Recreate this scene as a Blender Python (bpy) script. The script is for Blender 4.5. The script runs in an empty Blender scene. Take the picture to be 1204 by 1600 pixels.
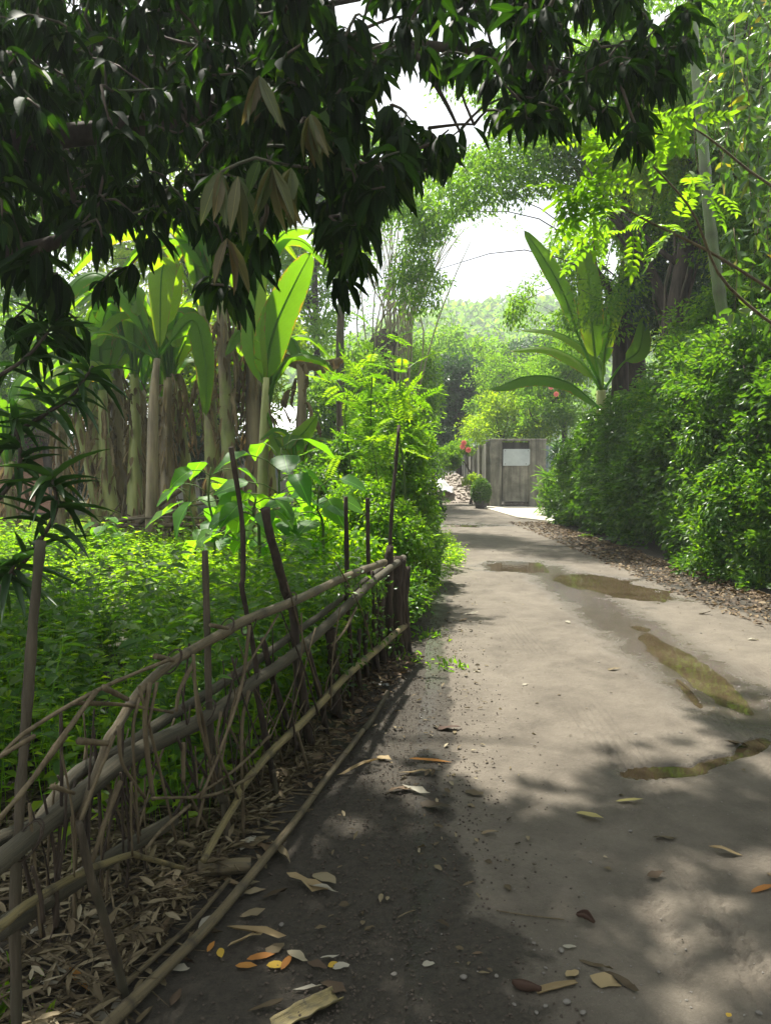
import bpy, math, random
import numpy as np
from mathutils import Vector, Matrix
R = math.radians
rng = np.random.default_rng(11)
random.seed(11)
scn = bpy.context.scene
col = scn.collection
# ------------------------------------------------------------ camera, sky, sun, exposure
CAMZ = 1.5
PITCH = math.atan(80 / 1155)
cam = bpy.data.objects.new('camera', bpy.data.cameras.new('camera'))
col.objects.link(cam)
cam.location = (0, 0, CAMZ)
cam.rotation_euler = (R(90) - PITCH, 0, 0)
cam.data.sensor_fit = 'VERTICAL'
cam.data.sensor_height = 36
cam.data.lens = 26
cam.data.clip_start = 0.05
cam.data.clip_end = 3000
scn.camera = cam
SUN_TO = Vector((-0.17, 0.42, 0.95)).normalized()
elev = math.asin(SUN_TO.z)
azim = math.atan2(SUN_TO.x, SUN_TO.y)
w = bpy.data.worlds.new("World")
scn.world = w
w.use_nodes = True
nt = w.node_tree
nt.nodes.clear()
wo = nt.nodes.new('ShaderNodeOutputWorld')
bg = nt.nodes.new('ShaderNodeBackground')
sky = nt.nodes.new('ShaderNodeTexSky')
sky.sky_type = 'NISHITA'
sky.sun_disc = False
sky.sun_elevation = elev
sky.sun_rotation = azim
tc = nt.nodes.new('ShaderNodeTexCoord')
nz = nt.nodes.new('ShaderNodeTexNoise')
nz.inputs['Scale'].default_value = 2.2
nz.inputs['Detail'].default_value = 6
cr = nt.nodes.new('ShaderNodeValToRGB')
cr.color_ramp.elements[0].position = 0.30
cr.color_ramp.elements[0].color = (0.8, 0.8, 0.8, 1)
cr.color_ramp.elements[1].position = 0.55
cr.color_ramp.elements[1].color = (1, 1, 1, 1)
mx = nt.nodes.new('ShaderNodeMix')
mx.data_type = 'RGBA'
mx.inputs[7].default_value = (4.9, 5.1, 5.3, 1)      # bright white cloud
nt.links.new(tc.outputs['Generated'], nz.inputs['Vector'])
nt.links.new(nz.outputs['Fac'], cr.inputs['Fac'])
nt.links.new(cr.outputs['Color'], mx.inputs[0])
nt.links.new(sky.outputs['Color'], mx.inputs[6])
nt.links.new(mx.outputs[2], bg.inputs['Color'])
bg.inputs['Strength'].default_value = 0.12
nt.links.new(bg.outputs['Background'], wo.inputs['Surface'])
sl = bpy.data.lights.new('sun', 'SUN')
sl.energy = 5.0
sl.angle = R(1.3)
sl.color = (1.0, 0.95, 0.86)
so = bpy.data.objects.new('sun', sl)
col.objects.link(so)
so.rotation_euler = SUN_TO.to_track_quat('Z', 'Y').to_euler()
so.location = (0, 0, 30)
scn.view_settings.view_transform = 'Standard'
scn.view_settings.look = 'None'
scn.view_settings.gamma = 1
scn.view_settings.use_curve_mapping = False
scn.view_settings.exposure = 1.32
scn.cycles.max_bounces = 6
scn.cycles.diffuse_bounces = 3
scn.cycles.glossy_bounces = 2
scn.cycles.transmission_bounces = 4
scn.cycles.volume_bounces = 0
scn.cycles.sample_clamp_indirect = 6
scn.cycles.use_denoising = True

HAZE = 0.0017

# ------------------------------------------------------------ where a picture point lies in the place
CP, SP = math.cos(PITCH), math.sin(PITCH)


def P(px, py, D):
    u, v = (px - 602) / 1155, (800 - py) / 1155
    d = Vector((u, CP + v * SP, -SP + v * CP))
    return Vector((0, 0, CAMZ)) + d * (D / d.y)


def G(px, py, z=0.0):
    u, v = (px - 602) / 1155, (800 - py) / 1155
    d = Vector((u, CP + v * SP, -SP + v * CP))
    t = (z - CAMZ) / d.z
    return Vector((d.x * t, d.y * t, z))


def proj(p):
    p = np.asarray(p, float)
    x, y, z = p[..., 0], p[..., 1], p[..., 2] - CAMZ
    zc = y * CP - z * SP
    up = y * SP + z * CP
    zc = np.where(np.abs(zc) < 1e-4, 1e-4, zc)
    return 602 + 1155 * x / zc, 800 - 1155 * up / zc, zc


TAB = np.random.default_rng(3).random((256, 256))


def vn(x, y, s=0):
    x = np.asarray(x, float) + s * 17.3
    y = np.asarray(y, float) + s * 9.1
    xi, yi = np.floor(x).astype(int), np.floor(y).astype(int)
    fx, fy = x - xi, y - yi
    fx, fy = fx * fx * (3 - 2 * fx), fy * fy * (3 - 2 * fy)
    a, b = TAB[xi & 255, yi & 255], TAB[(xi + 1) & 255, yi & 255]
    c, d = TAB[xi & 255, (yi + 1) & 255], TAB[(xi + 1) & 255, (yi + 1) & 255]
    return (a * (1 - fx) + b * fx) * (1 - fy) + (c * (1 - fx) + d * fx) * fy


def fbm(x, y, s=0, o=4):
    r, a, t = 0, 1, 0
    for i in range(o):
        r = r + a * vn(x * 2 ** i, y * 2 ** i, s + i * 3)
        t += a
        a *= 0.5
    return r / t


def sm(a, b, x):
    t = np.clip((x - a) / (b - a), 0, 1)
    return t * t * (3 - 2 * t)


# gaps in the foliage where the white sky shows (centre and half size, seen from the lane)
HOLES = [(110, 345, 9, 8), (215, 95, 7, 6), (290, 45, 9, 7), (330, 120, 6, 8), (290, 300, 10, 22), (200, 300, 8, 14), (30, 140, 8, 8), (130, 300, 8, 10), (360, 60, 7, 6), (420, 235, 8, 10), (500, 120, 8, 8), (580, 110, 9, 8), (655, 100, 10, 8), (770, 120, 12, 9), (590, 250, 14, 20), (880, 90, 10, 8), (830, 60, 9, 8), (930, 40, 10, 8), (158, 205, 17, 13), (76, 84, 10, 13), (64, 275, 8, 26), (236, 140, 6, 10), (180, 262, 8, 8), (5, 330, 10, 22), (765, 400, 78, 55), (742, 478, 52, 42), (835, 350, 26, 28), (548, 22, 36, 40), (712, 196, 60, 34), (622, 176, 18, 18),
         (474, 358, 18, 28), (1125, 425, 10, 26), (858, 466, 26, 20), (1030, 30, 20, 12), (1045, 405, 14, 10), (955, 400, 10, 30), (860, 330, 40, 22)]


def in_hole(p, grow=1.0, fuzz=0.35):
    px, py, zc = proj(p)
    r = np.full(px.shape, 9.0)
    for (a, b, c, d) in HOLES:
        r = np.minimum(r, np.hypot((px - a) / (c * grow), (py - b) / (d * grow)))
    n = 1 + fuzz * (fbm(px / 28, py / 28, 5, 3) - 0.5) * 2
    return (r < n) & (zc > 0)


# ------------------------------------------------------------ mesh helpers
class Geo:
    def __init__(s):
        s.V, s.T, s.A, s.W, s.n = [], [], [], [], 0

    def add(s, V, T, var=0.5, tw=None):
        V = np.asarray(V, float).reshape(-1, 3)
        T = np.asarray(T, int).reshape(-1, 3)
        k = len(V)
        s.V.append(V)
        s.T.append(T + s.n)
        s.A.append(np.broadcast_to(np.asarray(var, float), (k,)).copy())
        s.W.append(np.zeros((k, 3)) if tw is None else tw)
        s.n += k
        return s

    def build(s, name, mat, parent=None, smooth=True, label=None, kind=None, loc=None):
        me = bpy.data.meshes.new(name)
        o = bpy.data.objects.new(name, me)
        col.objects.link(o)
        if s.n:
            V = np.concatenate(s.V)
            if loc is not None:
                V = V - np.array(loc)
            T = np.concatenate(s.T)
            me.vertices.add(len(V))
            me.vertices.foreach_set('co', V.ravel())
            me.loops.add(len(T) * 3)
            me.loops.foreach_set('vertex_index', T.ravel().astype(np.int32))
            me.polygons.add(len(T))
            me.polygons.foreach_set('loop_start', np.arange(0, len(T) * 3, 3, dtype=np.int32))
            me.polygons.foreach_set('use_smooth', np.full(len(T), smooth))
            at = me.attributes.new('v', 'FLOAT', 'POINT')
            at.data.foreach_set('value', np.concatenate(s.A))
            at = me.attributes.new('tw', 'FLOAT_VECTOR', 'POINT')
            at.data.foreach_set('vector', np.concatenate(s.W).ravel())
            me.update(calc_edges=True)
        if mat:
            me.materials.append(mat)
        if loc is not None:
            o.location = loc
        adopt(o, parent)
        if label:
            o['label'] = label
        if kind:
            o['kind'] = kind
        return o


def adopt(o, parent):
    """meshes are written in place coordinates, so a part only undoes its thing's position"""
    if parent is not None:
        o.parent = parent
        o.matrix_parent_inverse = Matrix.Translation(-parent.location) if parent.parent is None else Matrix.Identity(4)


def tag(o, label=None, cat=None, group=None, kind=None):
    if label: o['label'] = label
    if cat: o['category'] = cat
    if group: o['group'] = group
    if kind: o['kind'] = kind
    return o


def thing(name, loc, label, cat, group=None):
    o = bpy.data.objects.new(name, None)
    o.empty_display_size = 0.1
    col.objects.link(o)
    o.location = loc
    return tag(o, label, cat, group)


def tube(pts, rad, sides=8, nodes=None, wob=0.0, flat=1.0):
    """tapered tube; returns V, T, tw (length along, angle)"""
    pts = np.array([list(p) for p in pts], float)
    n = len(pts)
    rad = np.broadcast_to(np.asarray(rad, float), (n,))
    tan = np.gradient(pts, axis=0)
    tan /= np.linalg.norm(tan, axis=1)[:, None] + 1e-9
    ref = np.array([0, 0, 1.0]) if abs(tan[0][2]) < 0.8 else np.array([1.0, 0, 0])
    L = np.concatenate([[0], np.cumsum(np.linalg.norm(np.diff(pts, axis=0), axis=1))])
    V, TW = [], []
    ang = np.linspace(0, 2 * math.pi, sides, endpoint=False)
    for i in range(n):
        t = tan[i]
        a = np.cross(t, ref)
        a /= np.linalg.norm(a) + 1e-9
        b = np.cross(a, t)
        ref = b
        rr = rad[i] * (1 + wob * (rng.random(sides) - 0.5) * 2)
        V.append(pts[i] + (np.cos(ang) * rr)[:, None] * a + (np.sin(ang) * rr * flat)[:, None] * b)
        TW.append(np.stack([np.full(sides, L[i]), ang, np.zeros(sides)], 1))
    T = []
    for i in range(n - 1):
        for j in range(sides):
            k = (j + 1) % sides
            p, q, r, s = i * sides + j, i * sides + k, (i + 1) * sides + k, (i + 1) * sides + j
            T += [(p, q, r), (p, r, s)]
    for j in range(1, sides - 1):
        T += [(0, j + 1, j), ((n - 1) * sides, (n - 1) * sides + j, (n - 1) * sides + j + 1)]
    return np.concatenate(V), np.array(T), np.concatenate(TW)


def spline(pts, n=12):
    """Catmull-Rom through the points"""
    p = [np.array(list(q), float) for q in pts]
    if len(p) < 3:
        return np.array([p[0] * (1 - t) + p[-1] * t for t in np.linspace(0, 1, n)])
    p = [2 * p[0] - p[1]] + p + [2 * p[-1] - p[-2]]
    out = []
    m = len(p) - 3
    for t in np.linspace(0, m, n):
        i = min(int(t), m - 1)
        f = t - i
        a, b, c, d = p[i:i + 4]
        out.append(0.5 * (2 * b + (c - a) * f + (2 * a - 5 * b + 4 * c - d) * f * f + (3 * b - a - 3 * c + d) * f ** 3))
    return np.array(out)


def box(g, c, s, rz=0, var=0.5, bev=0.0, jit=0.0):
    """box centred at c with full size s; bev chamfers the vertical and top edges"""
    x, y, z = s[0] / 2, s[1] / 2, s[2] / 2
    if bev <= 0:
        V = np.array([(a * x, b * y, d * z) for d in (-1, 1) for (a, b) in ((-1, -1), (1, -1), (1, 1), (-1, 1))], float)
        F = [(0, 3, 2, 1), (4, 5, 6, 7), (0, 1, 5, 4), (1, 2, 6, 5), (2, 3, 7, 6), (3, 0, 4, 7)]
    else:
        b_ = bev
        ring = [(-x + b_, -y), (x - b_, -y), (x, -y + b_), (x, y - b_), (x - b_, y), (-x + b_, y), (-x, y - b_), (-x, -y + b_)]
        ins = [(q[0] * (1 - b_ / x), q[1] * (1 - b_ / y)) for q in ring]
        V = np.array([(q[0], q[1], -z) for q in ring] + [(q[0], q[1], z - b_) for q in ring] + [(q[0], q[1], z) for q in ins], float)
        F = [tuple(range(7, -1, -1)), tuple(range(16, 24))]
        for l in (0, 8):
            for j in range(8):
                k = (j + 1) % 8
                F.append((l + j, l + k, l + 8 + k, l + 8 + j))
    if jit:
        V = V + (rng.random(V.shape) - 0.5) * jit
    ca, sa = math.cos(rz), math.sin(rz)
    W = V.copy()
    W[:, 0] = V[:, 0] * ca - V[:, 1] * sa
    W[:, 1] = V[:, 0] * sa + V[:, 1] * ca
    W += np.array(c)
    T = []
    for f in F:
        for j in range(1, len(f) - 1):
            T.append((f[0], f[j], f[j + 1]))
    g.add(W, T, var)
    return g


def stones(g, pos, size, flat=0.65, var=None):
    """many small uneven stones at once"""
    pos = np.asarray(pos, float)
    N = len(pos)
    base = np.array([(1, 0, 0), (-1, 0, 0), (0, 1, 0), (0, -1, 0), (0, 0, 1), (0, 0, -1), (.6, .6, .5), (-.6, .6, .5), (-.6, -.6, .5), (.6, -.6, .5)], float)
    tri = [(0, 6, 9), (2, 7, 6), (1, 8, 7), (3, 9, 8), (4, 6, 7), (4, 7, 8), (4, 8, 9), (4, 9, 6), (0, 2, 6), (2, 1, 7), (1, 3, 8), (3, 0, 9), (5, 2, 0), (5, 1, 2), (5, 3, 1), (5, 0, 3)]
    k = len(base)
    a = rng.random(N) * 6.283
    V = base[None] * (0.7 + 0.5 * rng.random((N, k, 1))) * np.asarray(size).reshape(-1, 1, 1) * np.array([1, 0.8, flat])
    X = V[..., 0] * np.cos(a)[:, None] - V[..., 1] * np.sin(a)[:, None]
    Y = V[..., 0] * np.sin(a)[:, None] + V[..., 1] * np.cos(a)[:, None]
    V = np.stack([X, Y, V[..., 2]], -1) + pos[:, None]
    T = np.array(tri)[None] + (np.arange(N) * k)[:, None, None]
    v = rng.random(N) if var is None else np.broadcast_to(var, (N,))
    g.add(V.reshape(-1, 3), T.reshape(-1, 3), np.repeat(v, k))
    return g


def tpl(ts, ws, fold=0.35, curve=0.15, wave=0.0):
    """leaf template: rows across the midrib at ts with half widths ws (1 = full half width)"""
    V = [(0, 0, 0)]
    for i, (t, h) in enumerate(zip(ts, ws)):
        z = -curve * t * t
        wz = wave * (1 if i % 2 else -1)
        V += [(t, -0.5 * h, z + fold * 0.3 * h + wz), (t, 0, z), (t, 0.5 * h, z + fold * 0.3 * h - wz)]
    V.append((1, 0, -curve))
    n = len(ts)
    T = [(0, 2, 1), (0, 3, 2)]
    for i in range(n - 1):
        a = 1 + 3 * i
        T += [(a, a + 1, a + 4), (a, a + 4, a + 3), (a + 1, a + 2, a + 5), (a + 1, a + 5, a + 4)]
    a = 1 + 3 * (n - 1)
    e = len(V) - 1
    T += [(a, a + 1, e), (a + 1, a + 2, e)]
    return np.array(V, float), np.array(T)


TINY = (np.array([(0, 0, 0), (.5, -.5, .1), (1, 0, -.1), (.5, .5, .1)], float), np.array([(0, 2, 1), (0, 3, 2)]))
OVAL = tpl([0.35, 0.7], [1, 0.75], 0.4, 0.15)
LANCE = tpl([0.15, 0.4, 0.65, 0.87], [0.6, 1, 0.85, 0.4], 0.4, 0.28, 0.012)
OVATE = tpl([0.08, 0.25, 0.5, 0.75, 0.92], [0.55, 0.98, 1, 0.6, 0.22], 0.25, 0.3, 0.02)
STRAP = tpl([0.12, 0.35, 0.6, 0.82], [0.8, 1, 0.8, 0.45], 0.6, 0.75)
CURL = tpl([0.15, 0.4, 0.65, 0.87], [0.6, 1, 0.85, 0.4], 0.45, -0.15, 0.025)


def leaf_geo(g, t, pos, ax, nh, L, W, var=None):
    V0, T0 = t
    pos, ax, nh = np.asarray(pos, float), np.asarray(ax, float), np.asarray(nh, float)
    N = len(pos)
    if N == 0:
        return g
    L = np.broadcast_to(np.asarray(L, float), (N,))
    W = np.broadcast_to(np.asarray(W, float), (N,))
    a = ax / (np.linalg.norm(ax, axis=1)[:, None] + 1e-9)
    s = np.cross(a, nh)
    s /= np.linalg.norm(s, axis=1)[:, None] + 1e-9
    n = np.cross(s, a)
    k = len(V0)
    V = pos[:, None] + L[:, None, None] * (V0[None, :, 0:1] * a[:, None] + V0[None, :, 2:3] * n[:, None] * np.minimum(1, 3 * W / L)[:, None, None]) \
        + W[:, None, None] * V0[None, :, 1:2] * s[:, None]
    T = T0[None] + (np.arange(N) * k)[:, None, None]
    v = rng.random(N) if var is None else np.broadcast_to(var, (N,))
    tw = np.tile(V0[:, :2], (N, 1))
    g.add(V.reshape(-1, 3), T.reshape(-1, 3), np.repeat(v, k), np.concatenate([tw, np.zeros((len(tw), 1))], 1))
    return g


def leaf_objects(parent, name, t, pos, ax, nh, L, W, var, mat, limit=300, nvar=6, stuffname='foliage', rank=True):
    """the largest leaves in view as parts, the rest joined as one stuff part"""
    pos, ax, nh = np.asarray(pos, float), np.asarray(ax, float), np.asarray(nh, float)
    N = len(pos)
    L = np.broadcast_to(np.asarray(L, float), (N,))
    W = np.broadcast_to(np.asarray(W, float), (N,))
    if rank:
        px, py, zc = proj(pos + ax * (L * 0.5)[:, None])
        vis = (px > -20) & (px < 1224) & (py > -20) & (py < 1620) & (zc > 0.2)
        score = np.where(vis, L / np.maximum(zc, 0.3), 0)
        order = np.argsort(-score)
        big = order[:limit][score[order[:limit]] > 0.004]
    else:
        big = np.arange(N)
    rest = np.setdiff1d(np.arange(N), big)
    protos = []
    for i in range(nvar):
        V0, T0 = t
        V1 = V0.copy()
        V1[:, 2] *= 0.5 + 1.0 * rng.random()
        V1[:, 1] += 0.5 * (rng.random() - 0.5) * V1[:, 0] ** 2
        g = Geo()
        tw = np.concatenate([V0[:, :2], np.zeros((len(V0), 1))], 1)
        g.add(V1, T0, (i + 0.5) / nvar, tw)
        o = g.build(name, mat)
        protos.append(o.data)
        bpy.data.objects.remove(o)
    for i in big:
        a = Vector(ax[i]).normalized()
        s = a.cross(Vector(nh[i])).normalized()
        n = s.cross(a)
        o = bpy.data.objects.new(name, protos[min(int(var[i] * nvar), nvar - 1)])
        col.objects.link(o)
        M = Matrix((a * L[i], s * W[i], n * L[i] * min(1, 3 * W[i] / L[i]))).transposed().to_4x4()
        M.translation = Vector(pos[i])
        o.parent = parent
        o.matrix_parent_inverse = Matrix.Identity(4)
        o.matrix_basis = Matrix.Translation(-parent.location) @ M
    if len(rest):
        g = Geo()
        leaf_geo(g, t, pos[rest], ax[rest], nh[rest], L[rest], W[rest], var[rest])
        g.build(stuffname, mat, parent, kind='stuff')


def rdir(n, down=0.0, up=0.0):
    v = rng.normal(size=(n, 3))
    v /= np.linalg.norm(v, axis=1)[:, None]
    v[:, 2] += up - down
    return v / np.linalg.norm(v, axis=1)[:, None]


# ------------------------------------------------------------ materials
def new_mat(name):
    m = bpy.data.materials.new(name)
    m.use_nodes = True
    m.node_tree.nodes.clear()
    return m, m.node_tree.nodes, m.node_tree.links


def ramp(N, stops):
    r = N.new('ShaderNodeValToRGB')
    e = r.color_ramp.elements
    while len(e) < len(stops):
        e.new(0.5)
    for i, (p, c) in enumerate(stops):
        e[i].position = p
        e[i].color = (*c, 1)
    return r


def noise(N, L, scale, detail=4, rough=0.55, vec=None, stretch=None, dist=0.0):
    n = N.new('ShaderNodeTexNoise')
    n.inputs['Scale'].default_value = scale
    n.inputs['Detail'].default_value = detail
    n.inputs['Roughness'].default_value = rough
    n.inputs['Distortion'].default_value = dist
    if vec is None:
        t = N.new('ShaderNodeTexCoord')
        vec = t.outputs['Object']
    if stretch:
        mp = N.new('ShaderNodeMapping')
        mp.inputs['Scale'].default_value = stretch
        L.new(vec, mp.inputs['Vector'])
        vec = mp.outputs['Vector']
    L.new(vec, n.inputs['Vector'])
    return n


def mixc(N, L, a, b, fac, mode='MIX'):
    m = N.new('ShaderNodeMix')
    m.data_type = 'RGBA'
    m.blend_type = mode
    for sock, v in ((m.inputs[6], a), (m.inputs[7], b), (m.inputs[0], fac)):
        if hasattr(v, 'is_output'):
            L.new(v, sock)
        elif isinstance(v, (tuple, list)):
            sock.default_value = (*v, 1)
        else:
            sock.default_value = v
    return m.outputs[2]


def math_(N, L, op, a, b=0.0):
    m = N.new('ShaderNodeMath')
    m.operation = op
    for i, v in enumerate((a, b)):
        if hasattr(v, 'is_output'):
            L.new(v, m.inputs[i])
        else:
            m.inputs[i].default_value = v
    return m.outputs[0]


def attr(N, name):
    a = N.new('ShaderNodeAttribute')
    a.attribute_name = name
    return a


def leaf_mat(name, stops, trans=0.4, rough=0.42, glow=(1.7, 2.0, 0.5), veins=0.0, blot=0.25, spec=0.4):
    m, N, L = new_mat(name)
    out = N.new('ShaderNodeOutputMaterial')
    oi = N.new('ShaderNodeObjectInfo')
    v = math_(N, L, 'FRACT', math_(N, L, 'ADD', attr(N, 'v').outputs['Fac'], oi.outputs['Random']))
    c = ramp(N, stops)
    L.new(v, c.inputs['Fac'])
    base = c.outputs['Color']
    nz = noise(N, L, 9, 3)
    base = mixc(N, L, base, mixc(N, L, base, (0.6, 0.62, 0.5), 1.0, 'MULTIPLY'), math_(N, L, 'MULTIPLY', nz.outputs['Fac'], blot * 2))
    bump = None
    if veins:
        sep = N.new('ShaderNodeSeparateXYZ')
        L.new(attr(N, 'tw').outputs['Vector'], sep.inputs[0])
        side = math_(N, L, 'ABSOLUTE', sep.outputs[1])
        ph = math_(N, L, 'ADD', math_(N, L, 'MULTIPLY', sep.outputs[0], veins), math_(N, L, 'MULTIPLY', side, -veins * 0.35))
        wv = math_(N, L, 'SINE', ph)
        rib = math_(N, L, 'LESS_THAN', side, 0.018)
        f = math_(N, L, 'MULTIPLY', math_(N, L, 'ADD', wv, 1.0), 0.05)
        base = mixc(N, L, base, mixc(N, L, base, (1.4, 1.35, 1.25), 1.0, 'MULTIPLY'), f)
        base = mixc(N, L, base, mixc(N, L, base, (2.2, 2.0, 1.9), 1.0, 'MULTIPLY'), rib)
        if veins > 100:      # browned, ragged margins
            ed = math_(N, L, 'GREATER_THAN', math_(N, L, 'ADD', side, math_(N, L, 'MULTIPLY', noise(N, L, 6, 4, .7).outputs['Fac'], .35)), .66)
            base = mixc(N, L, base, (.16, .10, .035), math_(N, L, 'MULTIPLY', ed, .8))
        bump = N.new('ShaderNodeBump')
        bump.inputs['Strength'].default_value = 0.12 if veins > 60 else 0.04
        bump.inputs['Distance'].default_value = 0.01
        L.new(wv, bump.inputs['Height'])
    p = N.new('ShaderNodeBsdfPrincipled')
    L.new(base, p.inputs['Base Color'])
    p.inputs['Roughness'].default_value = rough
    p.inputs['Specular IOR Level'].default_value = spec
    t = N.new('ShaderNodeBsdfTranslucent')
    L.new(mixc(N, L, base, glow, 1.0, 'MULTIPLY'), t.inputs['Color'])
    if bump:
        L.new(bump.outputs['Normal'], p.inputs['Normal'])
    ms = N.new('ShaderNodeMixShader')
    ms.inputs[0].default_value = trans
    L.new(p.outputs[0], ms.inputs[1])
    L.new(t.outputs[0], ms.inputs[2])
    L.new(ms.outputs[0], out.inputs['Surface'])
    return m


def bark_mat(name, c1, c2, scale=14, stretch=(1, 1, 0.18), rough=0.85, bump=0.5, c3=None, var=0.0):
    m, N, L = new_mat(name)
    out = N.new('ShaderNodeOutputMaterial')
    p = N.new('ShaderNodeBsdfPrincipled')
    n = noise(N, L, scale, 5, 0.65, stretch=stretch)
    r = ramp(N, [(0.3, c1), (0.68, c2)])
    L.new(n.outputs['Fac'], r.inputs['Fac'])
    c = r.outputs['Color']
    if c3:
        n2 = noise(N, L, 3.1, 3)
        f = ramp(N, [(0.48, (0, 0, 0)), (0.62, (1, 1, 1))])
        L.new(n2.outputs['Fac'], f.inputs['Fac'])
        c = mixc(N, L, c, c3, f.outputs['Color'])
    if var:
        c = mixc(N, L, c, mixc(N, L, c, (0.35, 0.3, 0.25), 1.0, 'MULTIPLY'), math_(N, L, 'MULTIPLY', attr(N, 'v').outputs['Fac'], var))
    L.new(c, p.inputs['Base Color'])
    p.inputs['Roughness'].default_value = rough
    p.inputs['Specular IOR Level'].default_value = 0.25
    b = N.new('ShaderNodeBump')
    b.inputs['Strength'].default_value = bump
    b.inputs['Distance'].default_value = 0.02
    L.new(n.outputs['Fac'], b.inputs['Height'])
    L.new(b.outputs['Normal'], p.inputs['Normal'])
    L.new(p.outputs[0], out.inputs['Surface'])
    return m


def bamboo_mat(name, c1, c2, c3, rough=0.55):
    """streaks along the cane, dark node rings (v = 1 at a node)"""
    m, N, L = new_mat(name)
    out = N.new('ShaderNodeOutputMaterial')
    p = N.new('ShaderNodeBsdfPrincipled')
    tw = attr(N, 'tw').outputs['Vector']
    n = noise(N, L, 6, 5, 0.6, vec=tw, stretch=(0.5, 2.2, 1))
    n2 = noise(N, L, 2.5, 4, 0.6, vec=tw, stretch=(2, 0.5, 1))
    n3 = noise(N, L, 60, 3)
    r = ramp(N, [(0.3, c1), (0.7, c2)])
    L.new(n.outputs['Fac'], r.inputs['Fac'])
    f = ramp(N, [(0.45, (0, 0, 0)), (0.7, (1, 1, 1))])
    L.new(n2.outputs['Fac'], f.inputs['Fac'])
    c = mixc(N, L, r.outputs['Color'], c3, f.outputs['Color'])
    c = mixc(N, L, c, (0.03, 0.022, 0.014), math_(N, L, 'MULTIPLY', attr(N, 'v').outputs['Fac'], 0.75))
    c = mixc(N, L, c, (0.05, 0.045, 0.03), math_(N, L, 'MULTIPLY', math_(N, L, 'GREATER_THAN', n3.outputs['Fac'], 0.63), 0.5))
    L.new(c, p.inputs['Base Color'])
    p.inputs['Roughness'].default_value = rough
    b = N.new('ShaderNodeBump')
    b.inputs['Strength'].default_value = 0.8
    b.inputs['Distance'].default_value = 0.006
    L.new(n.outputs['Fac'], b.inputs['Height'])
    L.new(b.outputs['Normal'], p.inputs['Normal'])
    L.new(p.outputs[0], out.inputs['Surface'])
    return m


def plain_mat(name, stops, scale=8, rough=0.8, bump=0.3, dist=0.01, metallic=0.0, stretch=None):
    m, N, L = new_mat(name)
    out = N.new('ShaderNodeOutputMaterial')
    p = N.new('ShaderNodeBsdfPrincipled')
    n = noise(N, L, scale, 6, 0.62, stretch=stretch)
    r = ramp(N, stops)
    L.new(n.outputs['Fac'], r.inputs['Fac'])
    L.new(r.outputs['Color'], p.inputs['Base Color'])
    p.inputs['Roughness'].default_value = rough
    p.inputs['Metallic'].default_value = metallic
    b = N.new('ShaderNodeBump')
    b.inputs['Strength'].default_value = bump
    b.inputs['Distance'].default_value = dist
    L.new(n.outputs['Fac'], b.inputs['Height'])
    L.new(b.outputs['Normal'], p.inputs['Normal'])
    L.new(p.outputs[0], out.inputs['Surface'])
    return m


def litter_mat(name, stops, trans=0.1):
    return leaf_mat(name, stops, trans, 0.7, (1.3, 1.2, 0.8), 0, 0.4, 0.25)


M = {}
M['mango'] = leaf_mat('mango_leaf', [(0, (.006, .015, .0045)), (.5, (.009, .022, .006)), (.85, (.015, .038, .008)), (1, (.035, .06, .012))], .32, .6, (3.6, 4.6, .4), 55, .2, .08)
M['hedge'] = leaf_mat('hedge_leaf', [(0, (.035, .085, .018)), (.6, (.06, .13, .024)), (1, (.10, .18, .03))], .45, .33, (2.4, 2.6, .4), 0, .2, .5)
M['hedge_bright'] = leaf_mat('bright_hedge_leaf', [(0, (.045, .11, .025)), (.6, (.07, .16, .03)), (1, (.12, .20, .035))], .5, .4, (2.8, 2.8, .4))
M['bush'] = leaf_mat('bush_leaf', [(0, (.055, .13, .02)), (.6, (.09, .19, .025)), (1, (.15, .24, .03))], .6, .45, (3.2, 3.1, .35))
M['herb'] = leaf_mat('herb_leaf', [(0, (.07, .16, .015)), (.6, (.115, .225, .018)), (1, (.19, .29, .02))], .62, .45, (3.6, 3.3, .35))
M['banana'] = leaf_mat('banana_leaf', [(0, (.05, .125, .012)), (.6, (.078, .165, .014)), (1, (.13, .20, .018))], .62, .5, (3.3, 3.2, .5), 150, .25, .2)
M['bigleaf'] = leaf_mat('broad_leaf', [(0, (.05, .15, .025)), (.6, (.08, .19, .03)), (1, (.12, .23, .04))], .55, .45, (3.0, 3.0, .4), 40, .15, .25)
M['tree'] = leaf_mat('tree_leaf', [(0, (.045, .10, .03)), (.6, (.07, .14, .035)), (1, (.11, .18, .04))], .58, .5, (3.6, 3.6, .5), 0, .2, .2)
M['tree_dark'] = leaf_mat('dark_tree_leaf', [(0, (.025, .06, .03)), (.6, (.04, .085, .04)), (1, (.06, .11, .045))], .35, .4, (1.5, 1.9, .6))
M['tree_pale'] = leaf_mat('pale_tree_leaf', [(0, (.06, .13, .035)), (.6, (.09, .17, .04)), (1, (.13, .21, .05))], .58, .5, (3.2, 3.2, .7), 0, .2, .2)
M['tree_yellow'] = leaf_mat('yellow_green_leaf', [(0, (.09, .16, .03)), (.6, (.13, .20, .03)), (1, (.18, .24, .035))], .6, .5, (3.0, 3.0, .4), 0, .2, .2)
M['greyleaf'] = leaf_mat('grey_green_leaf', [(0, (.035, .085, .025)), (.75, (.07, .13, .035)), (.93, (.12, .17, .05)), (1, (.30, .22, .03))], .45, .3, (2.6, 2.8, .5), 0, .2, .5)
M['pinnate'] = leaf_mat('pinnate_leaf', [(0, (.09, .19, .03)), (1, (.15, .26, .035))], .6, .42, (2.6, 2.6, .4))
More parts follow.
